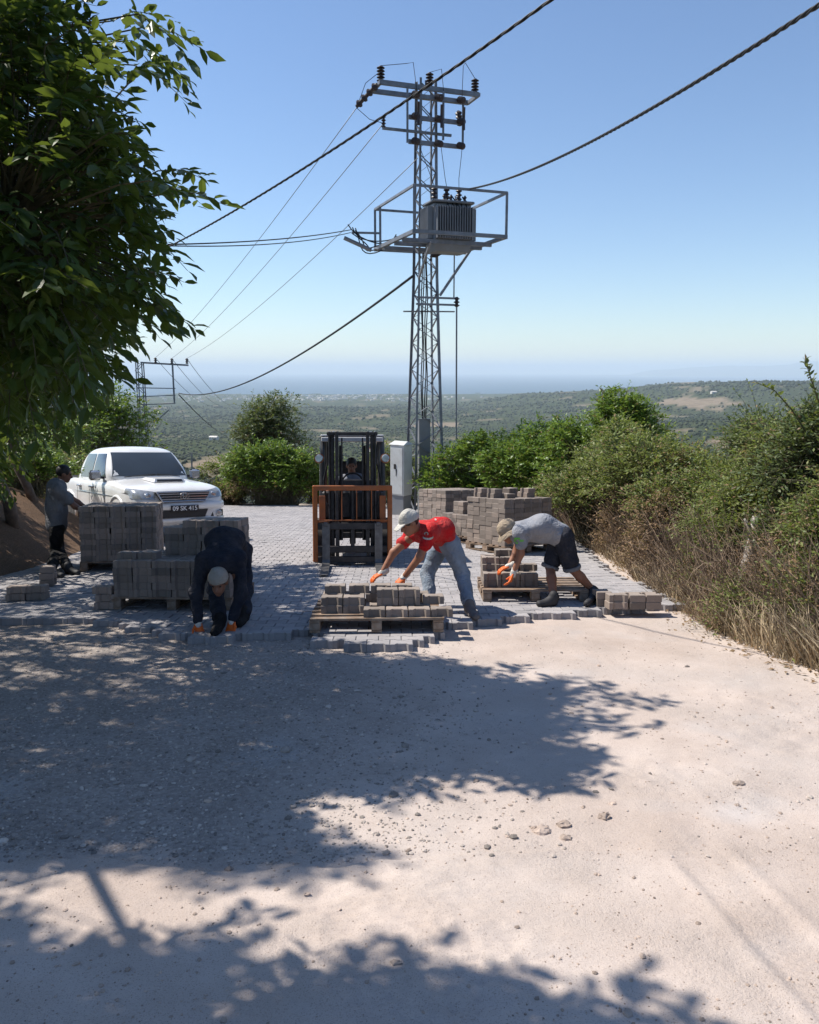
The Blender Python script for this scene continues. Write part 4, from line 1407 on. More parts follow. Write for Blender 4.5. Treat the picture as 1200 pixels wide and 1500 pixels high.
    # lower intake, plate, bumper
    MB().add([(-.46, -.028, .615), (.46, -.028, .615), (.40, -.028, .475), (-.40, -.028, .475), (-.46, .1, .615), (.46, .1, .615), (.40, .1, .475), (-.40, .1, .475)],
             [(3, 2, 1, 0), (0, 1, 5, 4), (1, 2, 6, 5), (2, 3, 7, 6), (3, 0, 4, 7)]).build('lower_intake', M_DARKP, e)
    bp = []
    for x, y in [(-.90, .52), (-.86, .22), (-.70, .06), (-.45, -.01), (0, -.03), (.45, -.01), (.70, .06), (.86, .22), (.90, .52)]:
        bp.append((x, y))
    for z0, z1, nm, out in ((.625, .745, 'bumper', .0), (.40, .465, 'bumper_skirt', -.005)):
        V, Fc = [], []
        for x, y in bp:
            nx, ny = (x * .02, -.022 - out)
            V += [(x + nx * .3, y + .01, z0 - .012), (x + nx, y + ny, z0 + .01), (x + nx, y + ny, z1 - .015), (x + nx * .3, y + .02, z1 + .012)]
        for i in range(len(bp) - 1):
            for k in range(3):
                Fc.append((4 * i + k, 4 * (i + 1) + k, 4 * (i + 1) + k + 1, 4 * i + k + 1))
        MB().add(V, Fc).build(nm, M_WHITE, e, 60)
    pl = MB().bbox((0, -.068, .645), (.52, .016, .115), .004).build('number_plate', M_PLATE, e)
    cu = bpy.data.curves.new('plate_text', 'FONT')
    cu.body = '09 SK 415'
    cu.size = .112
    cu.align_x = 'CENTER'; cu.align_y = 'CENTER'
    cu.extrude = .001
    cu.offset = 0.002
    to = bpy.data.objects.new('tmp_text', cu); COL.objects.link(to)
    dg = bpy.context.evaluated_depsgraph_get(); dg.update()
    tme = bpy.data.meshes.new_from_object(to.evaluated_get(dg))
    bpy.data.objects.remove(to)
    tm = link('plate_lettering', tme, M_PLTXT, pl)
    tm.location = (0, -.0785, .645); tm.rotation_euler = (math.radians(90), 0, 0)
    # bonnet scoop, wipers, tailgate
    sc = MB()
    sc.add([(-.30, .62, 1.10), (.30, .62, 1.10), (.33, 1.25, 1.15), (-.33, 1.25, 1.15), (-.27, .66, 1.165), (.27, .66, 1.165), (.26, 1.2, 1.185), (-.26, 1.2, 1.185)],
           [(4, 5, 6, 7), (1, 2, 6, 5), (2, 3, 7, 6), (3, 0, 4, 7), (0, 1, 5, 4)])
    so = sc.build('bonnet_scoop', M_WHITE, e, 30)
    MB().add([(-.25, .617, 1.112), (.25, .617, 1.112), (.235, .648, 1.154), (-.235, .648, 1.154)], [(0, 1, 2, 3)]).build('scoop_opening', M_DARKP, so)
    for s in (-1, 1):
        MB().bar((s * .55, 1.52, 1.185), (s * .02 + .1, 1.60, 1.235), .02, .015).build('wiper', M_DARKP, e)
    MB().box((0, 5.17, .82), (1.6, .04, .5)).build('tailgate', M_WHITE, e)
    MB().bar((-.8, 3.63, 1.16), (-.8, 5.1, 1.16), .05, .03).build('bed_rail', M_DARKP, e)
    MB().bar((.8, 3.63, 1.16), (.8, 5.1, 1.16), .05, .03).build('bed_rail', M_DARKP, e)
build_pickup()

# ------------------------------------------------------------------ forklift
M_ORANGE = surf('orange_paint', (0.42, 0.115, 0.020), 0.5, var=0.2, ns=5, dirt=(0.12, 0.07, 0.05), dirt_amt=0.6)
M_MAST = surf('greasy_dark_steel', (0.030, 0.028, 0.030), 0.45, metal=0.3, var=0.3, ns=6, dirt=(0.14, 0.12, 0.11), dirt_amt=0.35)
M_FORK = surf('worn_fork_steel', (0.17, 0.165, 0.165), 0.45, metal=0.6, var=0.3, ns=12, dirt=(0.10, 0.09, 0.08), dirt_amt=0.5)
M_GUARD = surf('guard_paint', (0.035, 0.035, 0.038), 0.4, var=0.2, ns=6, dirt=(0.2, 0.18, 0.16), dirt_amt=0.3)
M_ROOFP = surf('guard_roof', (0.55, 0.55, 0.55), 0.5, var=0.1, ns=4)
FORK_B = G(517, 827, PAVE)
FORK_RZ = math.radians(4)
def build_forklift():
    e = empty('forklift', FORK_B, 'dark forklift with orange load guard facing the camera on the paving', 'forklift', None, FORK_RZ)
    # mast
    for s in (-1, 1):
        for x, w, y in ((.29, .055, .08), (.225, .05, .0), (.335, .03, .04)):
            MB().bbox((s * x, y, 1.02), (w, .13, 1.86), .008).build('mast_rail', M_MAST, e)
        MB().tube([(s * .17, .12, .35), (s * .17, .12, 1.75)], .028, 8).build('lift_cylinder', M_MAST, e)
        MB().tube([(s * .15, -.02, .4), (s * .15, -.02, 1.86)], .012, 6).build('lift_chain', M_MAST, e)
    MB().bbox((0, .05, 1.92), (.74, .14, .05), .008).build('mast_crossbar', M_MAST, e)
    for z in (.42, 1.20):
        MB().bbox((0, .16, z), (.66, .05, .09), .008).build('mast_crossbar', M_MAST, e)
    for x in (-.33, -.27, .27, .33):
        MB().bbox((x, .05, 1.945), (.03, .1, .02), .004).build('mast_bolt', M_RIM, e)
    MB().tube([(0, .10, .3), (0, .10, 1.16)], .045, 10).build('lift_cylinder', M_MAST, e)
    # carriage
    for z, h in ((.58, .10), (.24, .10)):
        MB().bbox((0, -.10, z), (1.02, .05, h), .008).build('carriage_bar', M_MAST, e)
    for x in (-.22, .22, 0):
        MB().bbox((x, -.08, .41), (.06, .06, .30), .006).build('carriage_plate', M_MAST, e)
    MB().bbox((0, -.085, .09), (1.10, .05, .09), .008).build('carriage_bar', M_MAST, e)
    # orange load guard
    hw = .575
    for s in (-1, 1):
        MB().bbox((s * (hw - .035), -.13, .59), (.07, .05, 1.06), .01).build('guard_post', M_ORANGE, e)
        MB().bbox((s * (hw - .15), -.09, .64), (.17, .05, .03), .004).build('guard_bracket', M_ORANGE, e)
        MB().bbox((s * .44, -.07, .84), (.09, .02, .36), .004).build('guard_plate', M_ORANGE, e)
    MB().bbox((0, -.13, 1.135), (2 * hw, .05, .075), .01).build('guard_rail', M_ORANGE, e)
    MB().bbox((0, -.13, .665), (2 * hw - .1, .022, .018), .004).build('guard_rail', M_ORANGE, e)
    for x in (-.155, .06, .275):
        MB().bbox((x, -.13, .88), (.014, .014, .44), .003).build('guard_bar', M_ORANGE, e)
    # forks
    for x in (-.385, .375):
        f = MB()
        prof = [(-.135, .62), (-.175, .62), (-.18, .10), (-.20, .055), (-1.16, .030), (-1.16, .022), (-.15, .022), (-.135, .04)]
        f.prism(prof, x - .055, x + .055, 'x')
        f.build('fork', M_FORK, e)
        MB().bbox((x, -.14, .61), (.07, .09, .06), .008).build('fork_hook', M_FORK, e)
    # body, counterweight, wheels
    MB().bbox((0, .95, .62), (.98, 1.15, .42), .05).build('chassis', M_GUARD, e)
    MB().bbox((0, 1.85, .66), (1.0, .62, .86), .10).build('counterweight', M_ORANGE, e)
    MB().bbox((0, .36, .86), (.92, .12, .42), .03).build('dashboard', M_MAST, e)
    MB().bbox((0, 1.42, .92), (.84, .9, .22), .05).build('engine_cover', M_ORANGE, e)
    st = MB().bbox((0, 1.22, 1.06), (.46, .46, .1), .04).build('seat', M_BLACK, e)
    MB().bbox((0, 1.44, 1.30), (.44, .1, .42), .04).build('backrest', M_BLACK, st)
    MB().tube([(0, .40, 1.02), (0, .72, 1.16)], .02, 6).build('steering_column', M_BLACK, e)
    MB().tube([(.16 * math.cos(a), .74 - .05 * math.sin(a), 1.18 + .15 * math.sin(a)) for a in np.linspace(0, 2 * math.pi, 18)], .014, 6).build('steering_wheel', M_BLACK, e)
    for s in (-1, 1):
        for y, r, w in ((.42, .33, .22), (1.86, .27, .18)):
            wl_ = MB().lathe((s * .36, y, r), (s, 0, 0), [(r * .6, 0), (r * .94, .01), (r, .03), (r, w - .03), (r * .94, w - .01), (r * .6, w)], 24).build('wheel', M_TYRE, e, 40)
            MB().lathe((s * .36, y, r), (s, 0, 0), [(.06, .05), (r * .58, w - .02), (r * .6, w + .004), (.07, w - .05)], 16).build('rim', M_ORANGE, wl_, 40)
        # overhead guard
        MB().tube([(s * .46, .42, .92), (s * .455, .46, 1.5), (s * .45, .60, 1.84), (s * .45, .72, 1.86)], .042, 8).build('guard_pillar', M_GUARD, e)
        MB().tube([(s * .46, 1.72, 1.0), (s * .45, 1.66, 1.84)], .035, 8).build('guard_pillar', M_GUARD, e)
        MB().bar((s * .45, .55, 1.86), (s * .45, 1.72, 1.86), .06, .06).build('roof_rail', M_GUARD, e)
        lp = MB().lathe((s * .495, .36, 1.56), (0, -1, 0), [(.05, 0), (.075, .05), (.075, .09), (.05, .095)], 12).build('work_lamp', M_ORANGE, e, 40)
        MB().lathe((s * .495, .268, 1.56), (0, -1, 0), [(.062, 0), (.05, .012)], 12).build('lens', M_LAMP, lp)
        MB().tube([(s * .40, .2, 1.0), (s * .42, .1, 1.25), (s * .36, .1, 1.5), (s * .37, .12, 1.8)], .013, 6).build('hydraulic_hose', M_BLACK, e)
        MB().tube([(s * .40, .0, .75), (s * .37, -.06, .92), (s * .30, -.03, .80)], .013, 6).build('hydraulic_hose', M_BLACK, e)
    MB().bbox((0, 1.12, 1.905), (.96, 1.26, .03), .01).build('roof', M_ROOFP, e)
    MB().bbox((0, .50, 1.845), (.94, .05, .07), .01).build('roof_front', M_ROOFP, e)
    for k in range(5):
        MB().bar((-.42, .62 + .24 * k, 1.87), (.42, .62 + .24 * k, 1.87), .03, .03).build('roof_bar', M_GUARD, e)
    return e
build_forklift()
# ------------------------------------------------------------------ people: smooth blended bodies as iso-surfaces
def cap_(a, b, r0, r1=None, k=None):
    return ('cap', np.asarray(a, float), np.asarray(b, float), r0, r0 if r1 is None else r1, None, 1.0)
def flat_(a, b, r0, r1, lat, s):
    return ('cap', np.asarray(a, float), np.asarray(b, float), r0, r1, nrm(lat), s)
def ell_(c, rad, R=None):
    return ('ell', np.asarray(c, float), np.asarray(rad, float), np.eye(3) if R is None else R)
def iso(prims, h=0.012, k=0.03, cut=None, wrinkle=0.0, wfreq=22.0, seed=0):
    """surface-net mesh of a smooth union of tapered capsules and ellipsoids; cut = list of (point, normal): keep side n.(p-q) <= 0"""
    boxes = []
    for p in prims:
        if p[0] == 'cap':
            m = max(p[3], p[4]) * max(1.0, p[6])
            boxes.append((np.minimum(p[1], p[2]) - m, np.maximum(p[1], p[2]) + m))
        else:
            m = p[2].max()
            boxes.append((p[1] - m, p[1] + m))
    lo = np.min([b[0] for b in boxes], 0) - 4 * h - wrinkle
    hi = np.max([b[1] for b in boxes], 0) + 4 * h + wrinkle
    n = np.ceil((hi - lo) / h).astype(int) + 1
    D = np.full(n, 0.5)
    ax = [lo[i] + h * np.arange(n[i]) for i in range(3)]
    pad = k + 3 * h + wrinkle
    for p, (b0, b1) in zip(prims, boxes):
        i0 = np.maximum(((b0 - pad - lo) / h).astype(int), 0)
        i1 = np.minimum(((b1 + pad - lo) / h).astype(int) + 2, n)
        sl = tuple(slice(a, b) for a, b in zip(i0, i1))
        X, Y, Z = np.meshgrid(ax[0][sl[0]], ax[1][sl[1]], ax[2][sl[2]], indexing='ij')
        Q = np.stack([X, Y, Z], -1)
        if p[0] == 'cap':
            a, b, r0, r1, lat, s = p[1:]
            q, ba = Q - a, b - a
            if lat is not None:
                q = q - (q @ lat)[..., None] * lat * (1 - 1 / s)
                ba = ba - (ba @ lat) * lat * (1 - 1 / s)
            t = np.clip((q @ ba) / max(1e-9, ba @ ba), 0, 1)
            d = np.linalg.norm(q - t[..., None] * ba, axis=-1) - (r0 + (r1 - r0) * t)
        else:
            c, rad, R = p[1:]
            q = (Q - c) @ R
            k0 = np.linalg.norm(q / rad, axis=-1)
            k1 = np.linalg.norm(q / rad ** 2, axis=-1)
            d = k0 * (k0 - 1) / np.maximum(k1, 1e-6)
        o = D[sl]
        hh = np.maximum(k - np.abs(o - d), 0) / k
        D[sl] = np.minimum(o, d) - hh * hh * k * 0.25
    X, Y, Z = np.meshgrid(*ax, indexing='ij')
    if wrinkle:
        w = np.sin(wfreq * X + 3 * np.sin(9 * Z + seed)) * np.sin(wfreq * .8 * Z + 2.5 * np.sin(11 * Y + seed * 2)) + .6 * np.sin(wfreq * 1.7 * Y + 4 * np.sin(8 * X + 6 * Z))
        D = D + wrinkle * w * 0.6
    if cut:
        for q, nn in cut:
            nn = nrm(nn)
            D = np.maximum(D, (X - q[0]) * nn[0] + (Y - q[1]) * nn[1] + (Z - q[2]) * nn[2])
    D[0], D[-1] = 0.5, 0.5; D[:, 0], D[:, -1] = 0.5, 0.5; D[:, :, 0], D[:, :, -1] = 0.5, 0.5
    s = D < 0
    c = [D[i:n[0] - 1 + i, j:n[1] - 1 + j, l:n[2] - 1 + l] for i in (0, 1) for j in (0, 1) for l in (0, 1)]
    cs = [x < 0 for x in c]
    cnt = sum(x.astype(np.int8) for x in cs)
    act = (cnt > 0) & (cnt < 8)
    idx = np.full(act.shape, -1, np.int64)
    idx[act] = np.arange(act.sum())
    ijk = np.argwhere(act)
    cv = np.stack([x[act] for x in c], -1)
    offs = np.array([(i, j, l) for i in (0, 1) for j in (0, 1) for l in (0, 1)], float)
    acc = np.zeros((len(ijk), 3)); num = np.zeros(len(ijk))
    for a in range(8):
        for b in range(a + 1, 8):
            if np.abs(offs[a] - offs[b]).sum() != 1:
                continue
            x = (cv[:, a] < 0) != (cv[:, b] < 0)
            t = cv[x, a] / (cv[x, a] - cv[x, b])
            acc[x] += offs[a] + (offs[b] - offs[a]) * t[:, None]
            num[x] += 1
    V = lo + h * (ijk + acc / num[:, None])
    Fs = []
    for axi in range(3):
        o1, o2 = [q for q in range(3) if q != axi]
        A = np.take(s, range(0, n[axi] - 1), axi); B = np.take(s, range(1, n[axi]), axi)
        e = np.argwhere(A != B)
        inside = A[tuple(e.T)]
        ok = (e[:, o1] > 0) & (e[:, o2] > 0) & (e[:, o1] < n[o1] - 1) & (e[:, o2] < n[o2] - 1)
        e, inside = e[ok], inside[ok]
        q = []
        for d1, d2 in ((-1, -1), (0, -1), (0, 0), (-1, 0)):
            f = e.copy(); f[:, o1] += d1; f[:, o2] += d2
            q.append(idx[tuple(f.T)])
        q = np.stack(q, -1)
        flip = inside if axi != 1 else ~inside
        q[~flip] = q[~flip][:, ::-1]
        Fs.append(q)
    return V, np.concatenate(Fs)
def iso_obj(name, prims, mat, parent, org, **kw):
    V, Fq = iso(prims, **kw)
    return link(name, np_mesh(name, V - org, Fq), mat, parent, 180)

def fabric(name, col, var=0.12, bump=0.35, rough=0.9):
    d = tuple(0.55 * c + 0.45 * g for c, g in zip(col, (0.34, 0.28, 0.23)))
    m = surf(name, col, rough, var=var, ns=7, bump=bump, bs=35, spec=0.2, dirt=d, dirt_amt=0.45 if max(col) > 0.1 else 0.16)
    nt = m.node_tree                                     # creases of worn cloth
    P = nt.nodes['Principled BSDF']
    tc = nt.nodes.new('ShaderNodeTexCoord').outputs['Object']
    nz = nt.nodes.new('ShaderNodeTexNoise')
    nz.inputs['Scale'].default_value = 8.0; nz.inputs['Detail'].default_value = 3.0; nz.inputs['Distortion'].default_value = 1.6
    nt.links.new(tc, nz.inputs['Vector'])
    rid = math_n(nt, 'ABSOLUTE', math_n(nt, 'SUBTRACT', nz.outputs['Fac'], 0.5))
    old = P.inputs['Normal'].links[0].from_socket
    nt.links.new(bump_n(nt, rid, 0.5, 0.09, old), P.inputs['Normal'])
    return m
M_SKIN = surf('tanned_skin', (0.30, 0.135, 0.080), 0.55, var=0.12, ns=14, spec=0.35)
M_SKIN2 = surf('tanned_skin_dark', (0.22, 0.105, 0.066), 0.55, var=0.12, ns=14, spec=0.35)
M_HAIR = surf('dark_hair', (0.016, 0.013, 0.012), 0.6, var=0.3, ns=40)
M_RED = fabric('red_cotton', (0.50, 0.012, 0.016))
M_GREY = fabric('grey_cotton', (0.27, 0.28, 0.31))
M_GREYD = fabric('grey_polo', (0.16, 0.165, 0.18))
M_NAVY = fabric('navy_cotton', (0.016, 0.019, 0.030))
M_NAVY2 = fabric('navy_denim', (0.020, 0.024, 0.036))
M_JEAN = fabric('faded_denim', (0.20, 0.25, 0.31), var=0.3)
M_BLACKC = fabric('black_cloth', (0.012, 0.012, 0.013))
M_WHITEC = fabric('white_cloth', (0.50, 0.48, 0.44))
M_OFFW = fabric('worn_cap_cloth', (0.33, 0.30, 0.26))
M_TAN = fabric('tan_canvas', (0.36, 0.29, 0.21))
M_GLOVE = surf('orange_rubber', (0.72, 0.13, 0.012), 0.6, var=0.12, ns=18)
M_CUFF = fabric('glove_knit', (0.62, 0.59, 0.54))
M_SHOE = surf('dark_shoe', (0.022, 0.021, 0.024), 0.7, var=0.3, ns=12)
M_BOOT = surf('dusty_boot', (0.14, 0.125, 0.12), 0.85, var=0.3, ns=12)
M_LIME = fabric('lime_print', (0.16, 0.50, 0.10))
M_EYE = surf('eye', (0.012, 0.010, 0.010), 0.2, var=0.05)

def rot_from(f, u):
    """columns: right, face direction, up"""
    f = nrm(f); u = nrm(np.asarray(u, float) - f * np.dot(u, f))
    r = np.cross(f, u)
    return np.stack([r, f, u], 1)
def head_prims(c, R):
    L = lambda x, y, z: c + R @ np.array([x, y, z])
    return [ell_(L(0, -.012, .03), (.074, .094, .088), R), ell_(L(0, .028, -.045), (.056, .064, .072), R),
            cap_(L(0, .088, .005), L(0, .108, -.028), .010, .016), ell_(L(-.076, -.005, -.01), (.012, .022, .032), R),
            ell_(L(.076, -.005, -.01), (.012, .022, .032), R), cap_(L(-.035, .082, .026), L(.035, .082, .026), .010),
            cap_(L(-.022, .084, -.062), L(.022, .084, -.062), .009), ell_(L(0, .07, -.095), (.022, .018, .018), R)]
def glove(wrist, d, palm_n, side, parent, org, curl=0.5, thumb_out=0.6, spread=0.10, mats=None):
    """hand: wrist point, direction to the fingers, palm normal (towards the thing held), side = +-1 thumb side"""
    d = nrm(d); pn = nrm(np.asarray(palm_n, float) - d * np.dot(palm_n, d))
    lat = np.cross(d, pn) * side
    w = np.asarray(wrist, float)
    kn = w + d * .085
    pr = [flat_(w + d * .015, kn, .017, .019, lat, 2.15)]
    for i, (o, L) in enumerate(((.032, .070), (.011, .080), (-.011, .074), (-.031, .056))):
        b = kn + lat * o
        dd = nrm(d + lat * o * spread * 25)
        a, q = 0.15 * curl, b
        for s, (fl, r0, r1) in enumerate(((.46, .0105, .0098), (.32, .0098, .009), (.25, .009, .0078))):
            a += curl * (0.55 if s == 0 else 0.75)
            v = dd * math.cos(a) + pn * math.sin(a)
            q2 = q + v * L * fl
            pr.append(cap_(q, q2, r0, r1)); q = q2
    t0 = w + d * .025 + lat * .026 + pn * .006
    v1 = nrm(d * .75 + lat * thumb_out + pn * .35)
    t1 = t0 + v1 * .042
    v2 = nrm(d * .85 + lat * thumb_out * .35 + pn * .7)
    pr += [cap_(t0, t1, .0135, .0115), cap_(t1, t1 + v2 * .034, .0115, .009)]
    g = iso_obj('glove', pr, (mats or (M_GLOVE,))[0], parent, org, h=0.0055, k=0.007)
    iso_obj('cuff', [cap_(w - d * .045, w + d * .02, .037, .031)], M_CUFF, g, org, h=0.008, k=0.01)
    return g
def person(name_label, J, S, base):
    """J: joints (world), S: clothing"""
    e = empty('person', base, name_label, 'person', 'workers on the road')
    org = np.asarray(base, float)
    lat = nrm(J['shR'] - J['shL']); hlat = nrm(J['hipR'] - J['hipL'])
    chest, pel = (J['shR'] + J['shL']) / 2, (J['hipR'] + J['hipL']) / 2
    mid = J.get('mid', (chest + pel) / 2)
    R = rot_from(J['face'], J['up'])
    skin = S.get('skin', M_SKIN)
    b = head_prims(J['head'], R)
    b += [cap_(J['head'] + R @ np.array([0, -.02, -.06]), J.get('neck', chest), .054, .062)]
    b += [flat_(pel, mid, .095, .098, lat, 1.4), flat_(mid, chest, .098, .095, lat, 1.5)]
    for s in 'LR':
        b += [cap_(chest * .25 + J['sh' + s] * .75, J['el' + s], .052, .042), cap_(J['el' + s], J['wr' + s], .041, .028)]
        b += [cap_(J['hip' + s], J['kn' + s], .078, .054), cap_(J['kn' + s], J['kn' + s] * .6 + J['an' + s] * .4, .052, .054), cap_(J['kn' + s] * .6 + J['an' + s] * .4, J['an' + s], .054, .036)]
        b += [cap_(J['an' + s], J['an' + s] * .5 + J['toe' + s] * .5, .030, .018)]
        if s not in S.get('gloves', ''):
            hd = nrm(J['hd' + s]); pn = nrm(J.get('pn' + s, np.array([0, 0, -1.0])))
            l2 = np.cross(hd, pn)
            kn = J['wr' + s] + hd * .085
            b += [flat_(J['wr' + s], kn, .018, .018, l2, 2.0)]
            for o, Lf in ((-.03, .07), (-.01, .08), (.011, .075), (.031, .058)):
                q = kn + l2 * o
                b += [cap_(q, q + (hd * .8 + pn * .3) * Lf * .6, .009, .0085), cap_(q + (hd * .8 + pn * .3) * Lf * .6, q + (hd * .8 + pn * .3) * Lf * .6 + (hd * .5 + pn * .7) * Lf * .45, .0085, .0075)]
            b += [cap_(J['wr' + s] + hd * .02 + l2 * .028, J['wr' + s] + hd * .06 + l2 * .062 + pn * .01, .012, .009)]
    body = iso_obj('body', b, skin, e, org, h=0.0105, k=0.022)
    for sx in (-1, 1):
        c = J['head'] + R @ np.array([sx * .032, .083, .008])
        MB(org).lathe(c - R[:, 1] * .008, R[:, 1], [(.004, 0), (.011, .006), (.008, .013), (.002, .016)], 8).build('eye', M_EYE, body, 180)
    # shirt
    w = S.get('wr', .005) * 1.7
    wb = .12 * S.get('bulk', 1.0)
    sp = [flat_(pel + (mid - pel) * .12, mid, wb, wb, lat, 1.42), flat_(mid, chest + (chest - mid) * .12, wb, wb * .92, lat, 1.5)]
    sl = S.get('sleeve', .62)
    for s in 'LR':
        a, el = J['sh' + s], J['el' + s]
        sp += [cap_(chest * .3 + a * .7, a, .085, .076)]
        if sl <= 1:
            sp += [cap_(a, a + (el - a) * sl, .074, .068)]
        else:
            sp += [cap_(a, el, .074, .058), cap_(el, el + (J['wr' + s] - el) * (sl - 1), .058, .046)]
    if 'belly' in S:
        sp += [ell_(mid + S['belly'], (.13, .13, .13))]
    sh = iso_obj('shirt', sp, S['shirt'], e, org, h=0.011, k=0.05, wrinkle=w, seed=len(e.name))
    # trousers or shorts
    tp = [flat_(pel, pel + (mid - pel) * .3, .118, .112, hlat, 1.38)]
    tl = S.get('leg', 1.94)
    for s in 'LR':
        hp, kn, an = J['hip' + s], J['kn' + s], J['an' + s]
        if tl <= 1:
            tp += [cap_(hp, hp + (kn - hp) * tl, .108, .098)]
        else:
            tp += [cap_(hp, kn, .104, .076), cap_(kn, kn + (an - kn) * (tl - 1), .076, .066)]
    tr = iso_obj('trousers' if tl > 1 else 'shorts', tp, S['pants'], e, org, h=0.011, k=0.035, wrinkle=w * 1.2, wfreq=26, seed=3)
    if S.get('hem'):
        for s in 'LR':
            hp, kn = J['hip' + s], J['kn' + s]
            q = hp + (kn - hp) * tl
            dd = nrm(kn - hp)
            iso_obj('hem', [cap_(q + dd * .01, q + dd * .075, .104, .102)], S['hem'], tr, org, h=0.012, k=0.01, cut=[(q + dd * .095, dd), (q + dd * .05, -dd)])
    for s in 'LR':
        an, toe = J['an' + s], J['toe' + s]
        fd = nrm(toe - an)
        up = J.get('soleN' + s, np.array([0, 0, 1.0]))
        l2 = np.cross(fd, up)
        heel = J.get('heel' + s, an - up * .045)
        iso_obj('shoe', [flat_(heel, toe, .044, .035, l2, 1.2), cap_(an, heel * .45 + toe * .55, .054, .042), cap_(an + up * .03, an, .050, .054)], S['shoe'], e, org, h=0.009, k=0.02)
    for s in 'LR':
        if s in S.get('gloves', ''):
            glove(J['wr' + s], J['hd' + s], J['pn' + s], S.get('side' + s, 1), e, org, curl=S.get('curl', .5))
    # head cover
    c = J['head']; L = lambda x, y, z: c + R @ np.array([x, y, z])
    if S.get('hat') in ('cap', 'back_cap'):
        hm = S['hatm']
        hp = [ell_(L(0, -.012, .035), (.090, .110, .104), R)]
        cp = iso_obj('cap', hp, hm, e, org, h=0.008, k=0.01, wrinkle=.005, wfreq=48, cut=[(L(0, .09, .028), R @ np.array([0, .10, -1.0]))])
        if S['hat'] == 'cap':
            iso_obj('brim', [flat_(L(0, .06, .035), L(0, .165, .012), .012, .009, R[:, 0], 6.0)], hm, cp, org, h=0.008, k=0.01)
    if S.get('hat') == 'bucket':
        hm = S['hatm']
        cp = iso_obj('hat', [ell_(L(0, -.01, .05), (.094, .112, .098), R)], hm, e, org, h=0.008, k=0.01, wrinkle=.003, cut=[(L(0, 0, .022), -R[:, 2])])
        mb = MB(org)
        V, Fc, n = [], [], 28
        for k in range(n):
            a = 2 * math.pi * k / n
            for rr, zz in ((.97, .03), (1.55, -.015), (1.57, -.022), (.96, .018)):
                V.append(L(math.cos(a) * .094 * rr, -.01 + math.sin(a) * .112 * rr, zz + .008 * math.sin(3 * a)))
        for k in range(n):
            j = (k + 1) % n
            for q in range(4):
                Fc.append((4 * k + q, 4 * j + q, 4 * j + (q + 1) % 4, 4 * k + (q + 1) % 4))
        mb.add(V, Fc); mb.build('brim', hm, cp, 60)
    if S.get('hair', True):
        iso_obj('hair', [ell_(L(0, -.018, .035), (.082, .099, .096), R)], M_HAIR, e, org, h=0.008, k=0.01, wrinkle=.003, wfreq=60,
                cut=[(L(0, .075, .03), R @ np.array([0, 1.0, -.7]))])
    return e, sh
A = lambda *x: np.array(x, float)
def on_surface(obj, uv, off=0.004):
    """points of a thing's surface seen through given picture points, lifted a little along the normal"""
    me = obj.data
    o = Vector(obj.matrix_world.translation) if obj.parent is None else Vector(obj.parent.location)
    bv = BVHTree.FromPolygons([v.co + o for v in me.vertices], [tuple(p.vertices) for p in me.polygons])
    out = []
    for u, v in uv:
        d = ray(u, v)
        h = bv.ray_cast(Vector((0, 0, CAMZ)), Vector(d).normalized())
        out.append(None if h[0] is None else np.array(h[0] + h[1] * off))
    return out
def print_strip(obj, edge_a, edge_b, name, mat):
    a, b = on_surface(obj, edge_a), on_surface(obj, edge_b)
    ok = [i for i in range(len(a)) if a[i] is not None and b[i] is not None]
    if len(ok) < 2: return
    org = np.array(obj.parent.location)
    V = []
    for i in ok: V += [a[i], b[i]]
    MB(org).add(V, [(2 * i, 2 * i + 1, 2 * i + 3, 2 * i + 2) for i in range(len(ok) - 1)]).build(name, mat, obj)
def arc(cx, cy, rx, ry, a0, a1, n=9):
    return [(cx + rx * math.cos(math.radians(a)), cy + ry * math.sin(math.radians(a))) for a in np.linspace(a0, a1, n)]

# --- man in red shirt, unloading the middle pallet
Yr = 8.05
fr, fl = G(689, 901, PAVE), G(626, 893, PAVE)
J = dict(head=at(600, 766, Yr - .36), face=A(-.80, -.42, -.45), up=A(-.35, -.12, .75), neck=at(618, 772, Yr - .15),
         shL=at(607, 779, Yr - .02), shR=at(633, 778, Yr - .36), elL=at(577, 809, Yr - .12), elR=at(615, 816, Yr - .42),
         wrL=at(560, 839, Yr - .18), wrR=at(592, 845, Yr - .32), hipL=at(648, 796, Yr + .18), hipR=at(660, 797, Yr - .06), mid=at(645, 776, Yr - .05),
         knL=at(627, 838, Yr + .12), knR=at(678, 842, Yr - .10), anL=fl + A(.02, .02, .09), anR=fr + A(-.01, .02, .09))
J['toeL'] = fl + A(-.12, -.10, .035); J['toeR'] = fr + A(.04, -.18, .035)
J['hdL'] = A(-.8, -.25, -.42); J['hdR'] = A(-.62, -.2, -.62); J['pnL'] = A(-.2, 0, -1); J['pnR'] = A(-.5, 0, -1)
red, red_sh = person('worker in bright red shirt and white cap bending over a pallet', J,
       dict(shirt=M_RED, pants=M_JEAN, shoe=M_BOOT, sleeve=.55, leg=1.95, gloves='LR', sideL=-1, sideR=1, curl=.45, hat='cap', hatm=M_WHITEC, bulk=1.02, wr=.006), (fr + fl) / 2)
bpy.context.view_layer.update()
print_strip(red_sh, arc(627, 786, 8, 5, 10, 150), arc(627, 784, 8, 4, 10, 150), 'white_print', M_WHITEC)
print_strip(red_sh, arc(625, 782, 3, 3, 150, 400), arc(625, 782, 1.6, 1.6, 150, 400), 'white_print', M_WHITEC)
for k in range(5):
    print_strip(red_sh, [(621 + 4 * k, 757.5 + .6 * k), (623.4 + 4 * k, 757.9 + .6 * k)], [(621 + 4 * k, 760 + .6 * k), (623.4 + 4 * k, 760.4 + .6 * k)], 'white_print', M_WHITEC)

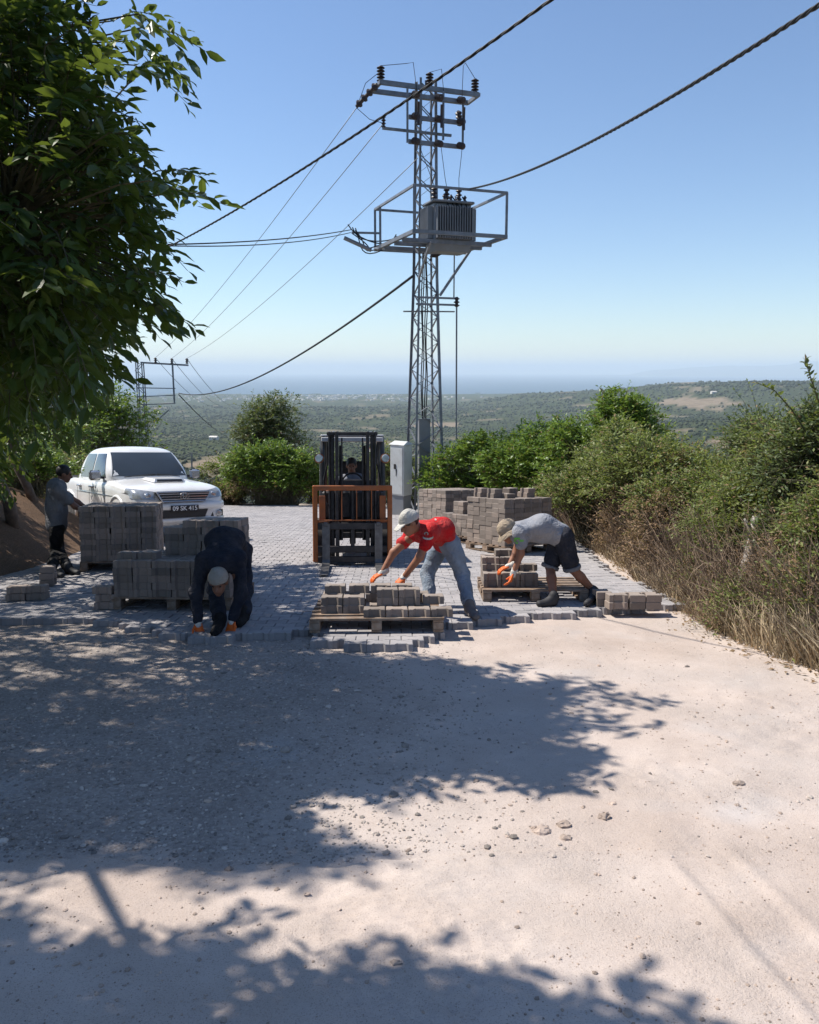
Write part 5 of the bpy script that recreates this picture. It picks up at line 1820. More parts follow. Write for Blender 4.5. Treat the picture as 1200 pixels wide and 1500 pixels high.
# --- man in grey shirt and dark shorts, seen from the side
Yg = 8.52
f1, f2 = G(804, 889, PAVE), G(866, 889, PAVE)
J = dict(head=at(745, 779, Yg - .05), face=A(-.80, -.20, -.62), up=A(-.68, -.02, .72), neck=at(758, 774, Yg),
         shL=at(764, 779, Yg + .17), shR=at(762, 780, Yg - .17), elL=at(757, 806, Yg + .16), elR=at(763, 811, Yg - .16),
         wrL=at(746, 829, Yg + .06), wrR=at(752, 840, Yg - .18), hipL=at(822, 786, Yg + .09), hipR=at(825, 786, Yg - .09), mid=at(796, 771, Yg),
         knL=at(806, 830, Yg + .06), knR=at(838, 832, Yg - .07), anL=f1 + A(.06, .05, .085), anR=at(869, 865, Yg - .04))
J['toeL'] = f1 + A(-.10, 0, .035); J['toeR'] = f2 + A(-.05, -.02, .045); J['heelR'] = at(877, 869, Yg - .04); J['soleNR'] = A(-.75, 0, .65)
J['hdL'] = A(-.85, -.1, -.35); J['hdR'] = A(-.35, -.25, -.8); J['pnL'] = A(-.2, 0, -1); J['pnR'] = A(-.6, -.1, -.4)
gry, gry_sh = person('worker in light grey shirt, dark shorts and tan bucket hat bending sideways', J,
       dict(shirt=M_GREY, pants=M_NAVY2, shoe=M_SHOE, sleeve=.55, leg=.80, hem=M_GREYD, gloves='LR', sideL=-1, sideR=1, curl=.45, hat='bucket', hatm=M_TAN, bulk=1.12, wr=.006, belly=A(-.02, 0, -.06)), (f1 + f2) / 2)
bpy.context.view_layer.update()
for k in range(7):
    c = (755 + 2.6 * (k % 5), 789 + 3.2 * (k // 3))
    print_strip(gry_sh, [(c[0] - 1.6, c[1] - 1.2), (c[0] + 1.6, c[1] - 1.7)], [(c[0] - 1.6, c[1] + 1.4), (c[0] + 1.6, c[1] + 1.0)], 'green_print', M_LIME)

# --- man in navy, bending down in the shade and setting pavers
Yd = 7.35
f1, f2 = G(318, 928, PAVE), G(352, 916, PAVE)
J = dict(head=at(320, 852, 6.93), face=A(.03, -.92, -.38), up=A(.0, -.35, .92), neck=at(323, 830, 7.02),
         shL=at(300, 822, 7.06), shR=at(348, 820, 7.10), elL=at(287, 868, 6.98), elR=at(354, 868, 7.02),
         wrL=at(290, 912, 6.92), wrR=at(340, 908, 6.95), hipL=at(328, 806, 7.62), hipR=at(354, 806, 7.66), mid=at(330, 790, 7.36),
         knL=at(316, 862, 7.50), knR=at(358, 862, 7.56), anL=f1 + A(.0, .12, .09), anR=f2 + A(.02, .10, .09))
J['toeL'] = f1 + A(.0, -.08, .035); J['toeR'] = f2 + A(.0, -.08, .035)
J['hdL'] = A(.18, -.15, -1); J['hdR'] = A(-.18, -.15, -1); J['pnL'] = A(.2, -.9, -.1); J['pnR'] = A(-.2, -.9, -.1)
person('worker in dark navy clothes and backward white cap bent double setting pavers', J,
       dict(shirt=M_NAVY, pants=M_NAVY2, shoe=M_BLACKC, sleeve=1.93, leg=1.95, gloves='LR', sideL=1, sideR=-1, curl=.25, hat='back_cap', hatm=M_OFFW, bulk=.98, skin=M_SKIN2, wr=.007), (f1 + f2) / 2)

# --- man in grey polo leaning on the tall stack in the shade
Yl = 11.1
f1, f2 = G(74, 846, PAVE), G(98, 842, PAVE)
J = dict(head=at(94, 694, Yl + .12), face=A(.88, .35, -.25), up=A(.12, 0, 1), neck=at(87, 712, Yl + .06),
         shL=at(80, 716, Yl + .22), shR=at(86, 718, Yl - .16), elL=at(114, 736, Yl + .32), elR=at(110, 742, Yl - .02),
         wrL=at(134, 750, Yl + .36), wrR=at(132, 752, Yl + .06), hipL=at(82, 772, Yl + .12), hipR=at(84, 774, Yl - .09), mid=at(82, 744, Yl + .02),
         knL=at(86, 806, Yl + .10), knR=at(82, 810, Yl - .06), anL=f2 + A(0, .05, .09), anR=f1 + A(0, .02, .09))
J['toeL'] = f2 + A(.16, -.02, .035); J['toeR'] = f1 + A(.16, -.02, .035)
J['hdL'] = A(.9, .2, -.25); J['hdR'] = A(.9, .2, -.25)
person('worker in grey polo and black trousers standing by the tall shaded stack', J,
       dict(shirt=M_GREYD, pants=M_BLACKC, shoe=M_SHOE, sleeve=.62, leg=1.95, skin=M_SKIN2, bulk=1.2, wr=.005), (f1 + f2) / 2)

# --- forklift driver
Yv = FORK_B[1] + 1.18
J = dict(head=at(515, 682, Yv - .05), face=A(.05, -1, -.12), up=A(0, 0, 1), neck=at(516, 697, Yv),
         shL=at(502, 704, Yv), shR=at(533, 704, Yv), elL=at(500, 724, Yv - .14), elR=at(536, 724, Yv - .14),
         wrL=at(511, 727, Yv - .36), wrR=at(525, 727, Yv - .36), hipL=at(508, 738, Yv + .04), hipR=at(526, 738, Yv + .04), mid=at(517, 720, Yv + .03),
         knL=at(505, 742, Yv - .42), knR=at(531, 742, Yv - .42), anL=at(505, 774, Yv - .52), anR=at(530, 774, Yv - .52))
J['toeL'] = J['anL'] + A(0, -.18, -.05); J['toeR'] = J['anR'] + A(0, -.18, -.05)
J['hdL'] = A(.2, -1, .15); J['hdR'] = A(-.2, -1, .15)
drv, drv_sh = person('forklift driver in blue grey shirt seated behind the mast', J,
       dict(shirt=fabric('blue_grey_cotton', (0.20, 0.22, 0.27)), pants=M_NAVY2, shoe=M_SHOE, sleeve=.7, leg=1.9, skin=M_SKIN2), at(517, 742, Yv))
# ------------------------------------------------------------------ plants
LEAF = np.array([(0, 0, 0), (.28, .17, .03), (.28, -.17, .03), (.28, 0, -.02), (.62, .19, .0), (.62, -.19, .0), (.62, 0, -.05), (1, 0, -.16)])
LEAF_F = np.array([(0, 3, 1), (0, 2, 3), (1, 3, 6), (1, 6, 4), (3, 2, 5), (3, 5, 6), (4, 6, 7), (6, 5, 7)])
SLEAF = np.array([(0, 0, 0), (.45, .21, .03), (.45, -.21, .03), (1, 0, -.06)])
SLEAF_F = np.array([(0, 2, 1), (1, 2, 3)])
def _lobed():
    """lobed leaf with rounded fingers, cupped and drooping"""
    out = []
    for k in range(40):
        a = -math.pi + 2 * math.pi * (k + .5) / 40
        lob = abs(math.cos(2.5 * a)) ** .7
        r = (.30 + .26 * lob) * (1.0 - .30 * (abs(a) / math.pi) ** 3)
        if abs(a) > 2.85: r *= .45
        out.append((.42 + r * 1.05 * math.cos(a), r * .98 * math.sin(a)))
    V = [(.40, 0, -.02)] + [(.42 + (x - .42) * .5, y * .5, -.05 * (x - .42) ** 2 - .05 * abs(y)) for x, y in out] + [(x, y, -.16 * x * x - .22 * abs(y) + .02 * math.sin(9 * x + 7 * y)) for x, y in out]
    n = len(out)
    Fc = []
    for i in range(n):
        j = (i + 1) % n
        Fc += [(0, 1 + i, 1 + j), (1 + i, 1 + n + i, 1 + n + j), (1 + i, 1 + n + j, 1 + j)]
    return np.array(V), np.array(Fc)
FIG, FIG_F = _lobed()
def rnd_unit(n):
    v = RNG.normal(size=(n, 3))
    return v / np.linalg.norm(v, axis=1)[:, None]
def nv(a):
    return a / np.maximum(np.linalg.norm(a, axis=-1, keepdims=True), 1e-9)
def leaves(P, D, Nn, S, tmpl=LEAF, faces=LEAF_F, w=1.0):
    """vectorised leaves: base points, directions, rough normals, sizes"""
    A_ = nv(D)
    Sd = nv(np.cross(Nn, A_))
    Up = np.cross(A_, Sd)
    T_ = tmpl
    V = P[:, None] + S[:, None, None] * (A_[:, None] * T_[None, :, 0:1] + Sd[:, None] * (T_[None, :, 1:2] * w) + Up[:, None] * T_[None, :, 2:3])
    Fc = faces[None] + (np.arange(len(P)) * len(T_))[:, None, None]
    return V.reshape(-1, 3), Fc.reshape(-1, faces.shape[1])
def sprays(B, D, L, nl, size, droop=0.35, out=0.9, jitter=0.35, tmpl=LEAF, faces=LEAF_F, w=1.0, hang=0.35):
    """twigs with leaves set alternately: bases, directions, lengths -> leaf arrays and twig polylines"""
    n = len(B)
    D = nv(D)
    t = (np.arange(nl) + 0.6) / nl
    curve = B[:, None] + D[:, None] * (L[:, None, None] * t[None, :, None])
    curve[:, :, 2] -= droop * L[:, None] * t[None] ** 2
    side = nv(np.cross(D, np.array([0, 0, 1.0])) + 1e-4)
    sgn = np.where(np.arange(nl) % 2 == 0, 1.0, -1.0)
    ld = D[:, None] * (0.55 + .9 * (t[None, :, None] > .93)) + side[:, None] * (sgn[None, :, None] * out)
    ld = ld + RNG.normal(0, jitter, ld.shape)
    ld[:, :, 2] -= hang
    nrm_ = np.array([0, 0, 1.0]) + RNG.normal(0, .45, ld.shape)
    sz = size * RNG.uniform(.65, 1.15, (n, nl))
    V, Fc = leaves(curve.reshape(-1, 3), ld.reshape(-1, 3), nrm_.reshape(-1, 3), sz.ravel(), tmpl, faces, w)
    end = curve[:, -1]
    return V, Fc, curve[:, nl // 2], end
def tri_tubes(A_, B_, ra, rb, C_=None):
    """many thin three-sided sticks at once, optionally through a middle point"""
    segs = [A_, B_] if C_ is None else [A_, C_, B_]
    rad = [ra, rb] if C_ is None else [ra, (ra + rb) / 2, rb]
    n = len(A_)
    d = nv(B_ - A_)
    s = nv(np.cross(d, np.array([0.3, 0.2, 1.0])))
    u = np.cross(d, s)
    V = []
    for p, r in zip(segs, rad):
        r = np.broadcast_to(np.asarray(r, float), (n,))[:, None]
        for k in range(3):
            a = 2.094 * k
            V.append(p + (s * math.cos(a) + u * math.sin(a)) * r)
    V = np.stack(V, 1)
    m = len(segs)
    F0 = []
    for i in range(m - 1):
        for k in range(3):
            j = (k + 1) % 3
            F0.append((3 * i + k, 3 * i + j, 3 * (i + 1) + j, 3 * (i + 1) + k))
    F0 = np.array(F0)
    Fc = F0[None] + (np.arange(n) * 3 * m)[:, None, None]
    return V.reshape(-1, 3), Fc.reshape(-1, 4)
def merge(parts):
    V, Fc, b = [], [], 0
    for v, f in parts:
        V.append(v); Fc.append(f + b); b += len(v)
    return np.concatenate(V), np.concatenate(Fc)

M_BARK = surf('grey_bark', (0.13, 0.10, 0.08), 0.95, var=0.35, ns=9, bump=0.7, bs=25)
M_BARK2 = surf('pale_bark', (0.40, 0.36, 0.32), 0.95, var=0.3, ns=9, bump=0.7, bs=25)
M_TWIG = surf('green_twig', (0.10, 0.085, 0.045), 0.8, var=0.3, ns=10)
M_DRY = surf('dry_stem', (0.27, 0.195, 0.135), 0.95, var=0.35, ns=5, rnd=0.45)
M_STRAW = surf('straw', (0.40, 0.315, 0.20), 0.95, var=0.25, ns=3, rnd=0.45)
M_WALNUT = leaf_mat('broad_leaf', (0.030, 0.060, 0.014), (0.045, 0.085, 0.018), (0.085, 0.125, 0.024), 0.32, 0.4)
M_FIG = leaf_mat('lobed_leaf', (0.024, 0.046, 0.016), (0.032, 0.060, 0.018), (0.045, 0.075, 0.02), 0.12, 0.75)
M_LAUREL = leaf_mat('bright_shrub_leaf', (0.070, 0.140, 0.022), (0.120, 0.215, 0.032), (0.20, 0.29, 0.05), 0.38, 0.4, (0.20, 0.11, 0.05), 0.03)
M_SCRUB = leaf_mat('scrub_leaf', (0.095, 0.145, 0.034), (0.17, 0.22, 0.058), (0.27, 0.28, 0.10), 0.38, 0.5, (0.30, 0.19, 0.10), 0.07)
M_OLIVEL = leaf_mat('grey_shrub_leaf', (0.060, 0.100, 0.035), (0.100, 0.140, 0.055), (0.16, 0.185, 0.085), 0.32, 0.5, (0.22, 0.15, 0.09), 0.06)
M_DRYLEAF = leaf_mat('withered_leaf', (0.17, 0.10, 0.055), (0.25, 0.155, 0.09), (0.32, 0.22, 0.13), 0.2, 0.8)

# ---- shade trees on the left
EDGE_V = [-60, 0, 60, 110, 150, 185, 215, 245, 275, 300, 330, 370, 410, 440, 470, 495, 520, 545, 575, 610, 650, 700, 730]
EDGE_U = [150, 165, 150, 160, 175, 190, 215, 255, 255, 238, 240, 238, 215, 200, 190, 172, 155, 140, 128, 115, 100, 75, 40]
SHADE = [[(-900, 770), (60, 815), (210, 832), (330, 840), (455, 834), (470, 856), (445, 880), (470, 925), (455, 960), (560, 968), (690, 985), (835, 1012), (770, 1030),
          (860, 1052), (740, 1072), (815, 1110), (765, 1130), (610, 1112), (540, 1135), (555, 1165), (440, 1180), (530, 1220), (400, 1245), (400, 1255), (290, 1262), (-900, 1275)],
         [(-900, 1300), (-100, 1300), (-20, 1365), (60, 1392), (150, 1385), (235, 1362), (330, 1380), (420, 1415), (490, 1455), (600, 1478), (690, 1485), (760, 1480), (850, 1505), (930, 1545), (900, 1900), (-900, 1900)]]
LIT = [(95, 998, 20, 5), (160, 960, 20, 4), (430, 1095, 26, 9), (290, 1165, 30, 12), (150, 1250, 46, 14), (310, 1100, 18, 7), (480, 1010, 22, 6), (205, 1200, 28, 10), (300, 1400, 34, 16),
       (390, 1400, 26, 12), (190, 1455, 22, 12), (310, 1490, 46, 16), (520, 1440, 26, 12), (40, 1395, 34, 16), (30, 1480, 30, 14), (60, 1330, 60, 20), (420, 955, 40, 6), (140, 1300, 80, 14), (560, 985, 40, 5), (500, 1060, 30, 7)]
def shadow_px(P):
    t = (P[:, 2] + SLOPE * P[:, 1]) / (1 + 0.28 * SLOPE)
    Q = np.stack([P[:, 0] + .72 * t, P[:, 1] - .28 * t, P[:, 2] - t], -1)
    u, v, dep = proj(Q)
    return u, v, dep, Q
def crown_ok(P):
    u, v, dep = proj(P)
    edge = np.interp(v, EDGE_V, EDGE_U) + 26 * (vnoise(v / 34.0, v * 0, 90) - .5)
    bottom = np.interp(u, [-50, 0, 60, 120, 170, 210, 250, 290], [735, 700, 635, 575, 535, 500, 475, 455])
    front = P[:, 1] * CP - (P[:, 2] - CAMZ) * SP > 0.3
    hang_px = .34 * FPX / np.maximum(dep, 1.0)
    inside = (u < edge - 10 - .18 * FPX / np.maximum(dep, 1.0)) & (v + hang_px < bottom)
    mg = 60 + .55 * FPX / np.maximum(dep, 1.0)
    off = (u < -mg) | (v < -mg) | ~front
    return ((inside & (dep > 4.2)) | off) & ((P[:, 1] > 1.6) | (v < -200) | (u < -200))
def shade_ok(P):
    u, v, dep, Q = shadow_px(P)
    ok = np.zeros(len(P), bool)
    for poly in SHADE:
        ok |= inpoly(u, v, poly)
    for (a, b, ra, rb) in LIT:
        g_ = 1.0 if b < 1200 else 1.7
        ok &= ((u - a) / (ra * g_)) ** 2 + ((v - b) / (rb * g_)) ** 2 > 1
    ok |= (u < -900) | (v > 1900)
    return ok
TREES = [  # base (x, y), crown y range, label, trunk radius
    ((-5.0, 5.2), (-9, 8.2), 0.15, 'big broad leaved tree overhanging the road from the left edge'),
    (tuple(G(24, 822)[:2]), (8.2, 12.5), 0.10, 'shade tree with dark trunk behind the man in grey polo'),
    (tuple(G(44, 806)[:2] + np.array([0.0, .3])), (12.5, 99), 0.08, 'slender shade tree furthest back on the left bank'),
    ((-3.0, 2.0), (1.6, 4.0), 0.11, 'fig tree with large lobed leaves at the near left edge')]
def clumpy(P):
    q = P - P[:, 2:3] * np.array([-.72, .28, 0])
    return fbm(q[:, 0] * 1.6, q[:, 1] * 1.6, 3, 71) > -0.09
def sample_view(n, y0, y1, v0, v1):
    """clusters that fill the crown as it stands against the sky"""
    got, tot = [], 0
    for _ in range(60):
        m = 3000
        u, v, y = RNG.uniform(-60, 285, m), RNG.uniform(v0, v1, m), RNG.uniform(y0, y1, m)
        aa, bb = (u - 600) / FPX, (750 - v) / FPX
        dy, dz = CP + bb * SP, -SP + bb * CP
        P = np.stack([aa * y / dy, y, CAMZ + dz * y / dy], -1)
        k = crown_ok(P) & shade_ok(P) & (P[:, 2] - gz(y) > 1.3) & (P[:, 2] - gz(y) < 8.5)
        got.append(P[k]); tot += k.sum()
        if tot >= n: break
    return np.concatenate(got)[:n]
def sample_shade(n, poly, h0, h1, ymax=17.0):
    """clusters spread so that the crown roofs over the ground in its shade"""
    got, tot = [], 0
    us, vs_ = [q[0] for q in poly], [q[1] for q in poly]
    for _ in range(120):
        m = 3000
        u, v = RNG.uniform(max(min(us), -850), max(us), m), RNG.uniform(min(vs_), min(max(vs_), 1850), m)
        aa, bb = (u - 600) / FPX, (750 - v) / FPX
        dy, dz = CP + bb * SP, -SP + bb * CP
        t = CAMZ / (-dz - SLOPE * dy)
        h = RNG.uniform(h0, h1, m)
        P = np.stack([aa * t - .72 * h, dy * t + .28 * h, CAMZ + dz * t + h], -1)
        k = inpoly(u, v, poly) & shade_ok(P) & crown_ok(P) & (clumpy(P) | (v < 1090)) & (P[:, 1] < ymax) & (P[:, 0] > -12)
        got.append(P[k]); tot += k.sum()
        if tot >= n: break
    return np.concatenate(got)[:n]
CLUSTERS = np.concatenate([sample_view(520, 4.6, 9.0, -60, 560), sample_view(420, 8.5, 16.5, 250, 735), sample_shade(1900, SHADE[0], 2.4, 7.2), sample_shade(560, SHADE[1], 2.8, 5.8)])  # includes unseen leaves far left, added to block skylight and deepen the shade
def limb(p0, p1, r0, r1, n=7, wob=0.12, seed=0, rise=0.0):
    rr = np.random.default_rng(seed)
    pts = []
    for i in range(n + 1):
        t = i / n
        p = np.asarray(p0) * (1 - t) + np.asarray(p1) * t
        p = p + np.array([0, 0, rise * math.sin(math.pi * t)])
        if 0 < i < n:
            p = p + rr.normal(0, wob, 3) * np.array([1, 1, .5])
        pts.append(p)
    return pts, [r0 + (r1 - r0) * i / n for i in range(n + 1)]
def build_tree(idx, name, extra=None):
    (bx, by), (y0, y1), tr, label = TREES[idx]
    base = np.array([bx, by, float(ground_h(bx, by)) - .05])
    fig = idx == 3
    P = CLUSTERS[(CLUSTERS[:, 1] >= y0) & (CLUSTERS[:, 1] < y1)] if not fig else extra
    if extra is not None and not fig:
        P = np.concatenate([P, extra])
    e = empty(name, base, label, 'tree', 'shade trees on the left')
    top = base + np.array([(P[:, 0].mean() - bx) * .25, (P[:, 1].mean() - by) * .3, 2.3])
    pts, rad = limb(base, top, tr, tr * .75, 6, .05, idx)
    MB(base).tube(pts, rad, 9).build('trunk', M_BARK, e, 180)
    # limbs to cluster centres
    K = 9 if not fig else 5
    cen = P[RNG.choice(len(P), K, replace=False)]
    for _ in range(6):
        a = np.argmin(((P[:, None] - cen[None]) ** 2).sum(-1), 1)
        cen = np.array([P[a == k].mean(0) if (a == k).any() else cen[k] for k in range(K)])
    nodes = [top]
    for k in range(K):
        pts, rad = limb(top, cen[k], tr * .34, tr * .10, 8, .12, idx * 20 + k, .25)
        MB(base).tube(pts, rad, 6).build('limb', M_BARK, e, 180)
        nodes += pts[3:]
    nodes = np.array(nodes)
    nn = nodes[np.argmin(((P[:, None] - nodes[None]) ** 2).sum(-1), 1)]
    d = nv(P - nn) * .8 + np.array([.25, -.05, .05]) + rnd_unit(len(P)) * .55
    if not fig:
        L = RNG.uniform(.28, .5, len(P))
        V, Fc, midp, end = sprays(P, d, L, 11, .150, droop=.45, out=.85, hang=.45, jitter=.3, w=1.0)
        V2, F2, _, _ = sprays(P + rnd_unit(len(P)) * .1, d + rnd_unit(len(P)) * .7, L * .8, 8, .135, droop=.5, out=.8, hang=.4)
        V, Fc = merge([(V, Fc), (V2, F2)])
    else:
        L = RNG.uniform(.22, .4, len(P))
        V, Fc, midp, end = sprays(P, d, L, 3, .15, droop=.5, out=.7, hang=.8, jitter=.35, tmpl=FIG, faces=FIG_F)
    link('crown', np_mesh('crown', V - base, Fc), M_FIG if fig else M_WALNUT, e, 180 if fig else None)
    Vt, Ft = merge([tri_tubes(nn, P, .012, .006, (nn + P) / 2 + RNG.normal(0, .05, P.shape)), tri_tubes(P, end, .006, .002, midp)])
    link('twigs', np_mesh('twigs', Vt - base, Ft), M_TWIG, e)
    return e
ex = np.array([at(u, v, 6.3 + .5 * math.sin(i)) for i, (u, v) in enumerate([(208, 40), (212, 70), (196, 95), (185, 60), (203, 20), (190, 120), (150, 70), (165, 30), (240, 262), (232, 250), (236, 285), (222, 448), (195, 400)])])
build_tree(0, 'shade_tree', ex)
build_tree(1, 'shade_tree')
build_tree(2, 'shade_tree')
# ---- shrubs
def bush(name, c, rad, label, n, nl, size, mat, lean=(0, 0, 0.3), droop=.3, tmpl=SLEAF, faces=SLEAF_F, group='shrubs along the road', dry=0.0, w=1.0, stem_mat=None, spread=.28, seed=0):
    """c: base centre on the ground, rad: half sizes (x, y) and height; leaves are carried by twigs on uneven lobes"""
    c = np.asarray(c, float)
    e = empty(name, c, label, 'shrub', group)
    rx, ry, h = rad
    nlobe = max(7, int(9 * rx * ry * h ** .5))
    lob = []
    for _ in range(nlobe):
        a, rr, zz = RNG.uniform(0, 6.283), math.sqrt(RNG.random()), RNG.random()
        q = 1 - .45 * max(0, zz - .45) / .55 - .1 * (1 - zz)
        lob.append((rx * .78 * rr * q * math.cos(a), ry * .78 * rr * q * math.sin(a), h * (.22 + .68 * zz) * RNG.uniform(.9, 1.06), RNG.uniform(.6, 1.2)))
    lob = np.array(lob)
    k = RNG.integers(0, nlobe, n)
    u = rnd_unit(n)
    u[:, 2] = np.abs(u[:, 2]) * .9 - .25
    lr = spread * np.array([rx, ry, h * .62]) * 1.25
    P = lob[k, :3] + nv(u) * lr * lob[k, 3:4] * (RNG.random((n, 1)) ** .35)
    P[:, 2] = np.maximum(P[:, 2], .03)
    d = nv(u) + rnd_unit(n) * .5 + np.array(lean)
    L = RNG.uniform(.10, .30, n) * (.8 + .5 * RNG.random(n)) * np.where(RNG.random(n) < .04, 2.4, 1.0)
    size = size * np.where(RNG.random(n) < .3, .7, 1.05)[:, None]
    V, Fc, midp, end = sprays(P, d, L, nl, size, droop=droop, out=.85, jitter=.4, hang=.15, tmpl=tmpl, faces=faces, w=w)
    link('crown', np_mesh('crown', V, Fc), mat, e)
    root = np.stack([RNG.uniform(-.35, .35, n) * rx, RNG.uniform(-.35, .35, n) * ry, np.zeros(n)], -1)
    sel = RNG.choice(n, max(10, n // 5), replace=False)
    Vt, Ft = merge([tri_tubes(root[sel], P[sel], .010, .004, root[sel] * .4 + P[sel] * .6 + RNG.normal(0, .06, (len(sel), 3))), tri_tubes(P, end, .0035, .0015, midp)])
    link('stems', np_mesh('stems', Vt, Ft), stem_mat or M_TWIG, e)
    if dry:
        m = int(n * dry)
        cn = fbm(P[:, 0] * 1.4 + c[0], P[:, 2] * 1.6 + P[:, 1] * 1.1 + c[1], 3, 95)
        pr = np.exp((cn - 0.35 * (P[:, 2] / h)) * 14); pr /= pr.sum()
        s2 = RNG.choice(n, m, p=pr)
        V, Fc, midp, end = sprays(P[s2] + RNG.normal(0, .08, (m, 3)), d[s2], L[s2], 7, size[s2] * .8, droop=.6, out=.7, jitter=.6, tmpl=SLEAF, faces=SLEAF_F, w=.8)
        link('withered_leaves', np_mesh('withered_leaves', V, Fc), M_DRYLEAF, e)
    return e
def gxy(x, y):
    return np.array([x, y, float(ground_h(x, y)) - .02])
def gpx(u, Y):
    x = (u - 600) / FPX * (Y * CP + (CAMZ + SLOPE * Y) * SP)
    return gxy(x, Y)
R_ = 'shrubs of the right hand hedge'
bush('shrub', gpx(700, 20.6), (1.6, 1.0, 2.1), 'glossy green shrub behind the furthest paver stack', 3000, 9, .115, M_LAUREL, group=R_)
bush('shrub', gpx(775, 19.4), (1.6, 1.2, 2.75), 'tall bright green shrub rising behind the right paver stacks', 3800, 9, .115, M_LAUREL, group=R_)
bush('shrub', gpx(885, 17.4), (1.6, 1.3, 2.75), 'tall green hedge shrub with a reddish sprig on top', 3800, 9, .105, M_LAUREL, group=R_, dry=.12)
bush('shrub', gpx(880, 14.2), (1.2, 1.3, 2.15), 'mixed green and brown hedge shrub right of the paver stacks', 3600, 9, .08, M_SCRUB, group=R_, dry=.40)
bush('shrub', gpx(965, 12.2), (1.3, 1.3, 1.85), 'leafy hedge shrub with withered patches above the shorts of the worker', 3600, 9, .072, M_SCRUB, group=R_, dry=.40)
bush('shrub', gpx(1035, 10.2), (1.0, 1.1, 1.70), 'dense scrubby hedge bush left of the pale stump', 3300, 9, .064, M_SCRUB, group=R_, dry=.30)
bush('shrub', gpx(1140, 10.4), (1.1, 1.2, 1.85), 'dark leaved hedge bush behind the pale stump', 3000, 9, .066, M_OLIVEL, group=R_, dry=.12)
bush('shrub', gpx(1150, 8.6), (.95, 1.0, 1.75), 'thick hedge bush directly above the pale stump', 3600, 9, .058, M_SCRUB, group=R_, dry=.22)
bush('shrub', gpx(1235, 7.6), (.85, .9, 2.3), 'tall leafy hedge bush at the right edge of the view', 4200, 9, .06, M_OLIVEL, group=R_, dry=.12)
bush('shrub', gpx(1290, 6.4), (.8, .8, 1.5), 'near hedge bush cut off by the right edge', 2000, 9, .056, M_SCRUB, group=R_, dry=.25)
bush('bramble', gpx(905, 12.9), (.6, .9, 1.15), 'withered bramble thicket at the hedge foot beyond the shorts', 800, 8, .055, M_DRYLEAF, group=R_, stem_mat=M_DRY)
bush('bramble', gpx(965, 10.6), (.6, .9, 1.05), 'brown bramble thicket at the hedge foot right of the worker', 800, 8, .05, M_DRYLEAF, group=R_, dry=.3, stem_mat=M_DRY)
bush('bramble', gpx(1035, 8.9), (.5, .7, .95), 'half green bramble thicket left of the pale stump', 900, 8, .048, M_SCRUB, group=R_, dry=.5, stem_mat=M_DRY)
bush('bramble', gpx(1160, 7.5), (.55, .6, .85), 'brown bramble thicket right of the pale stump', 700, 8, .045, M_DRYLEAF, group=R_, dry=.3, stem_mat=M_DRY)
bush('bramble', gpx(1070, 7.35), (.3, .4, .45), 'small green weed clump below the pale stump', 240, 8, .042, M_SCRUB, group=R_, dry=.4, stem_mat=M_DRY)
bush('shrub', gpx(1205, 7.0), (.55, .6, 1.25), 'bright scrub bush at the right edge below the tall bush', 2200, 9, .05, M_SCRUB, group=R_, dry=.15)
bush('bramble', gpx(1215, 6.4), (.45, .5, .7), 'leafy bramble at the right edge above the straw', 600, 8, .045, M_SCRUB, group=R_, dry=.4, stem_mat=M_DRY)
L_ = 'shrubs beyond the forklift and pickup'
bush('shrub', gpx(405, 25.5), (2.0, 1.1, 2.0), 'bright green rounded shrub left of the forklift', 3200, 9, .12, M_LAUREL, group=L_, dry=.05)
bush('shrub', gpx(340, 26.5), (1.2, 1.0, 1.9), 'dull green shrub between pickup and bright shrub', 1100, 9, .11, M_SCRUB, group=L_, dry=.2)
bush('shrub', gpx(395, 31.0), (1.9, 1.5, 4.0), 'tall grey green bush standing behind the bright shrub', 3000, 9, .12, M_OLIVEL, group=L_, dry=.05)
bush('shrub', gpx(150, 27.5), (2.6, 1.4, 4.2), 'large dark bush behind the pickup bed', 2300, 9, .14, M_LAUREL, group=L_)
bush('shrub', gpx(60, 22.5), (2.3, 1.3, 3.0), 'leafy bush behind the tree trunks on the left', 1700, 9, .13, M_LAUREL, group=L_, dry=.12)
bush('shrub', gpx(110, 21.0), (1.4, .9, 1.7), 'pale scrub bush left of the pickup bed', 900, 9, .10, M_SCRUB, group=L_, dry=.5)
bush('shrub', gpx(590, 24.0), (1.3, .9, 1.9), 'scrubby bush behind forklift and white cabinet', 1000, 9, .10, M_SCRUB, group=L_, dry=.2)
bush('shrub', gpx(470, 27.5), (1.4, 1.0, 1.6), 'low bush in the gap behind the forklift mast', 900, 9, .11, M_LAUREL, group=L_, dry=.1)
bush('shrub', gxy(-7.4, 12.6), (.9, 1.0, 1.3), 'shaded bush on the left bank behind the dark trunk', 700, 8, .09, M_SCRUB, group=L_, dry=.3)
bush('shrub', gxy(-7.2, 14.8), (1.0, .9, 1.2), 'shaded bush at the back of the left bank', 700, 8, .09, M_LAUREL, group=L_, dry=.2)
bush('shrub', gxy(-6.6, 10.8), (.8, .9, .8), 'low shaded weed bush on the left bank', 420, 8, .09, M_SCRUB, group=L_, dry=.3)

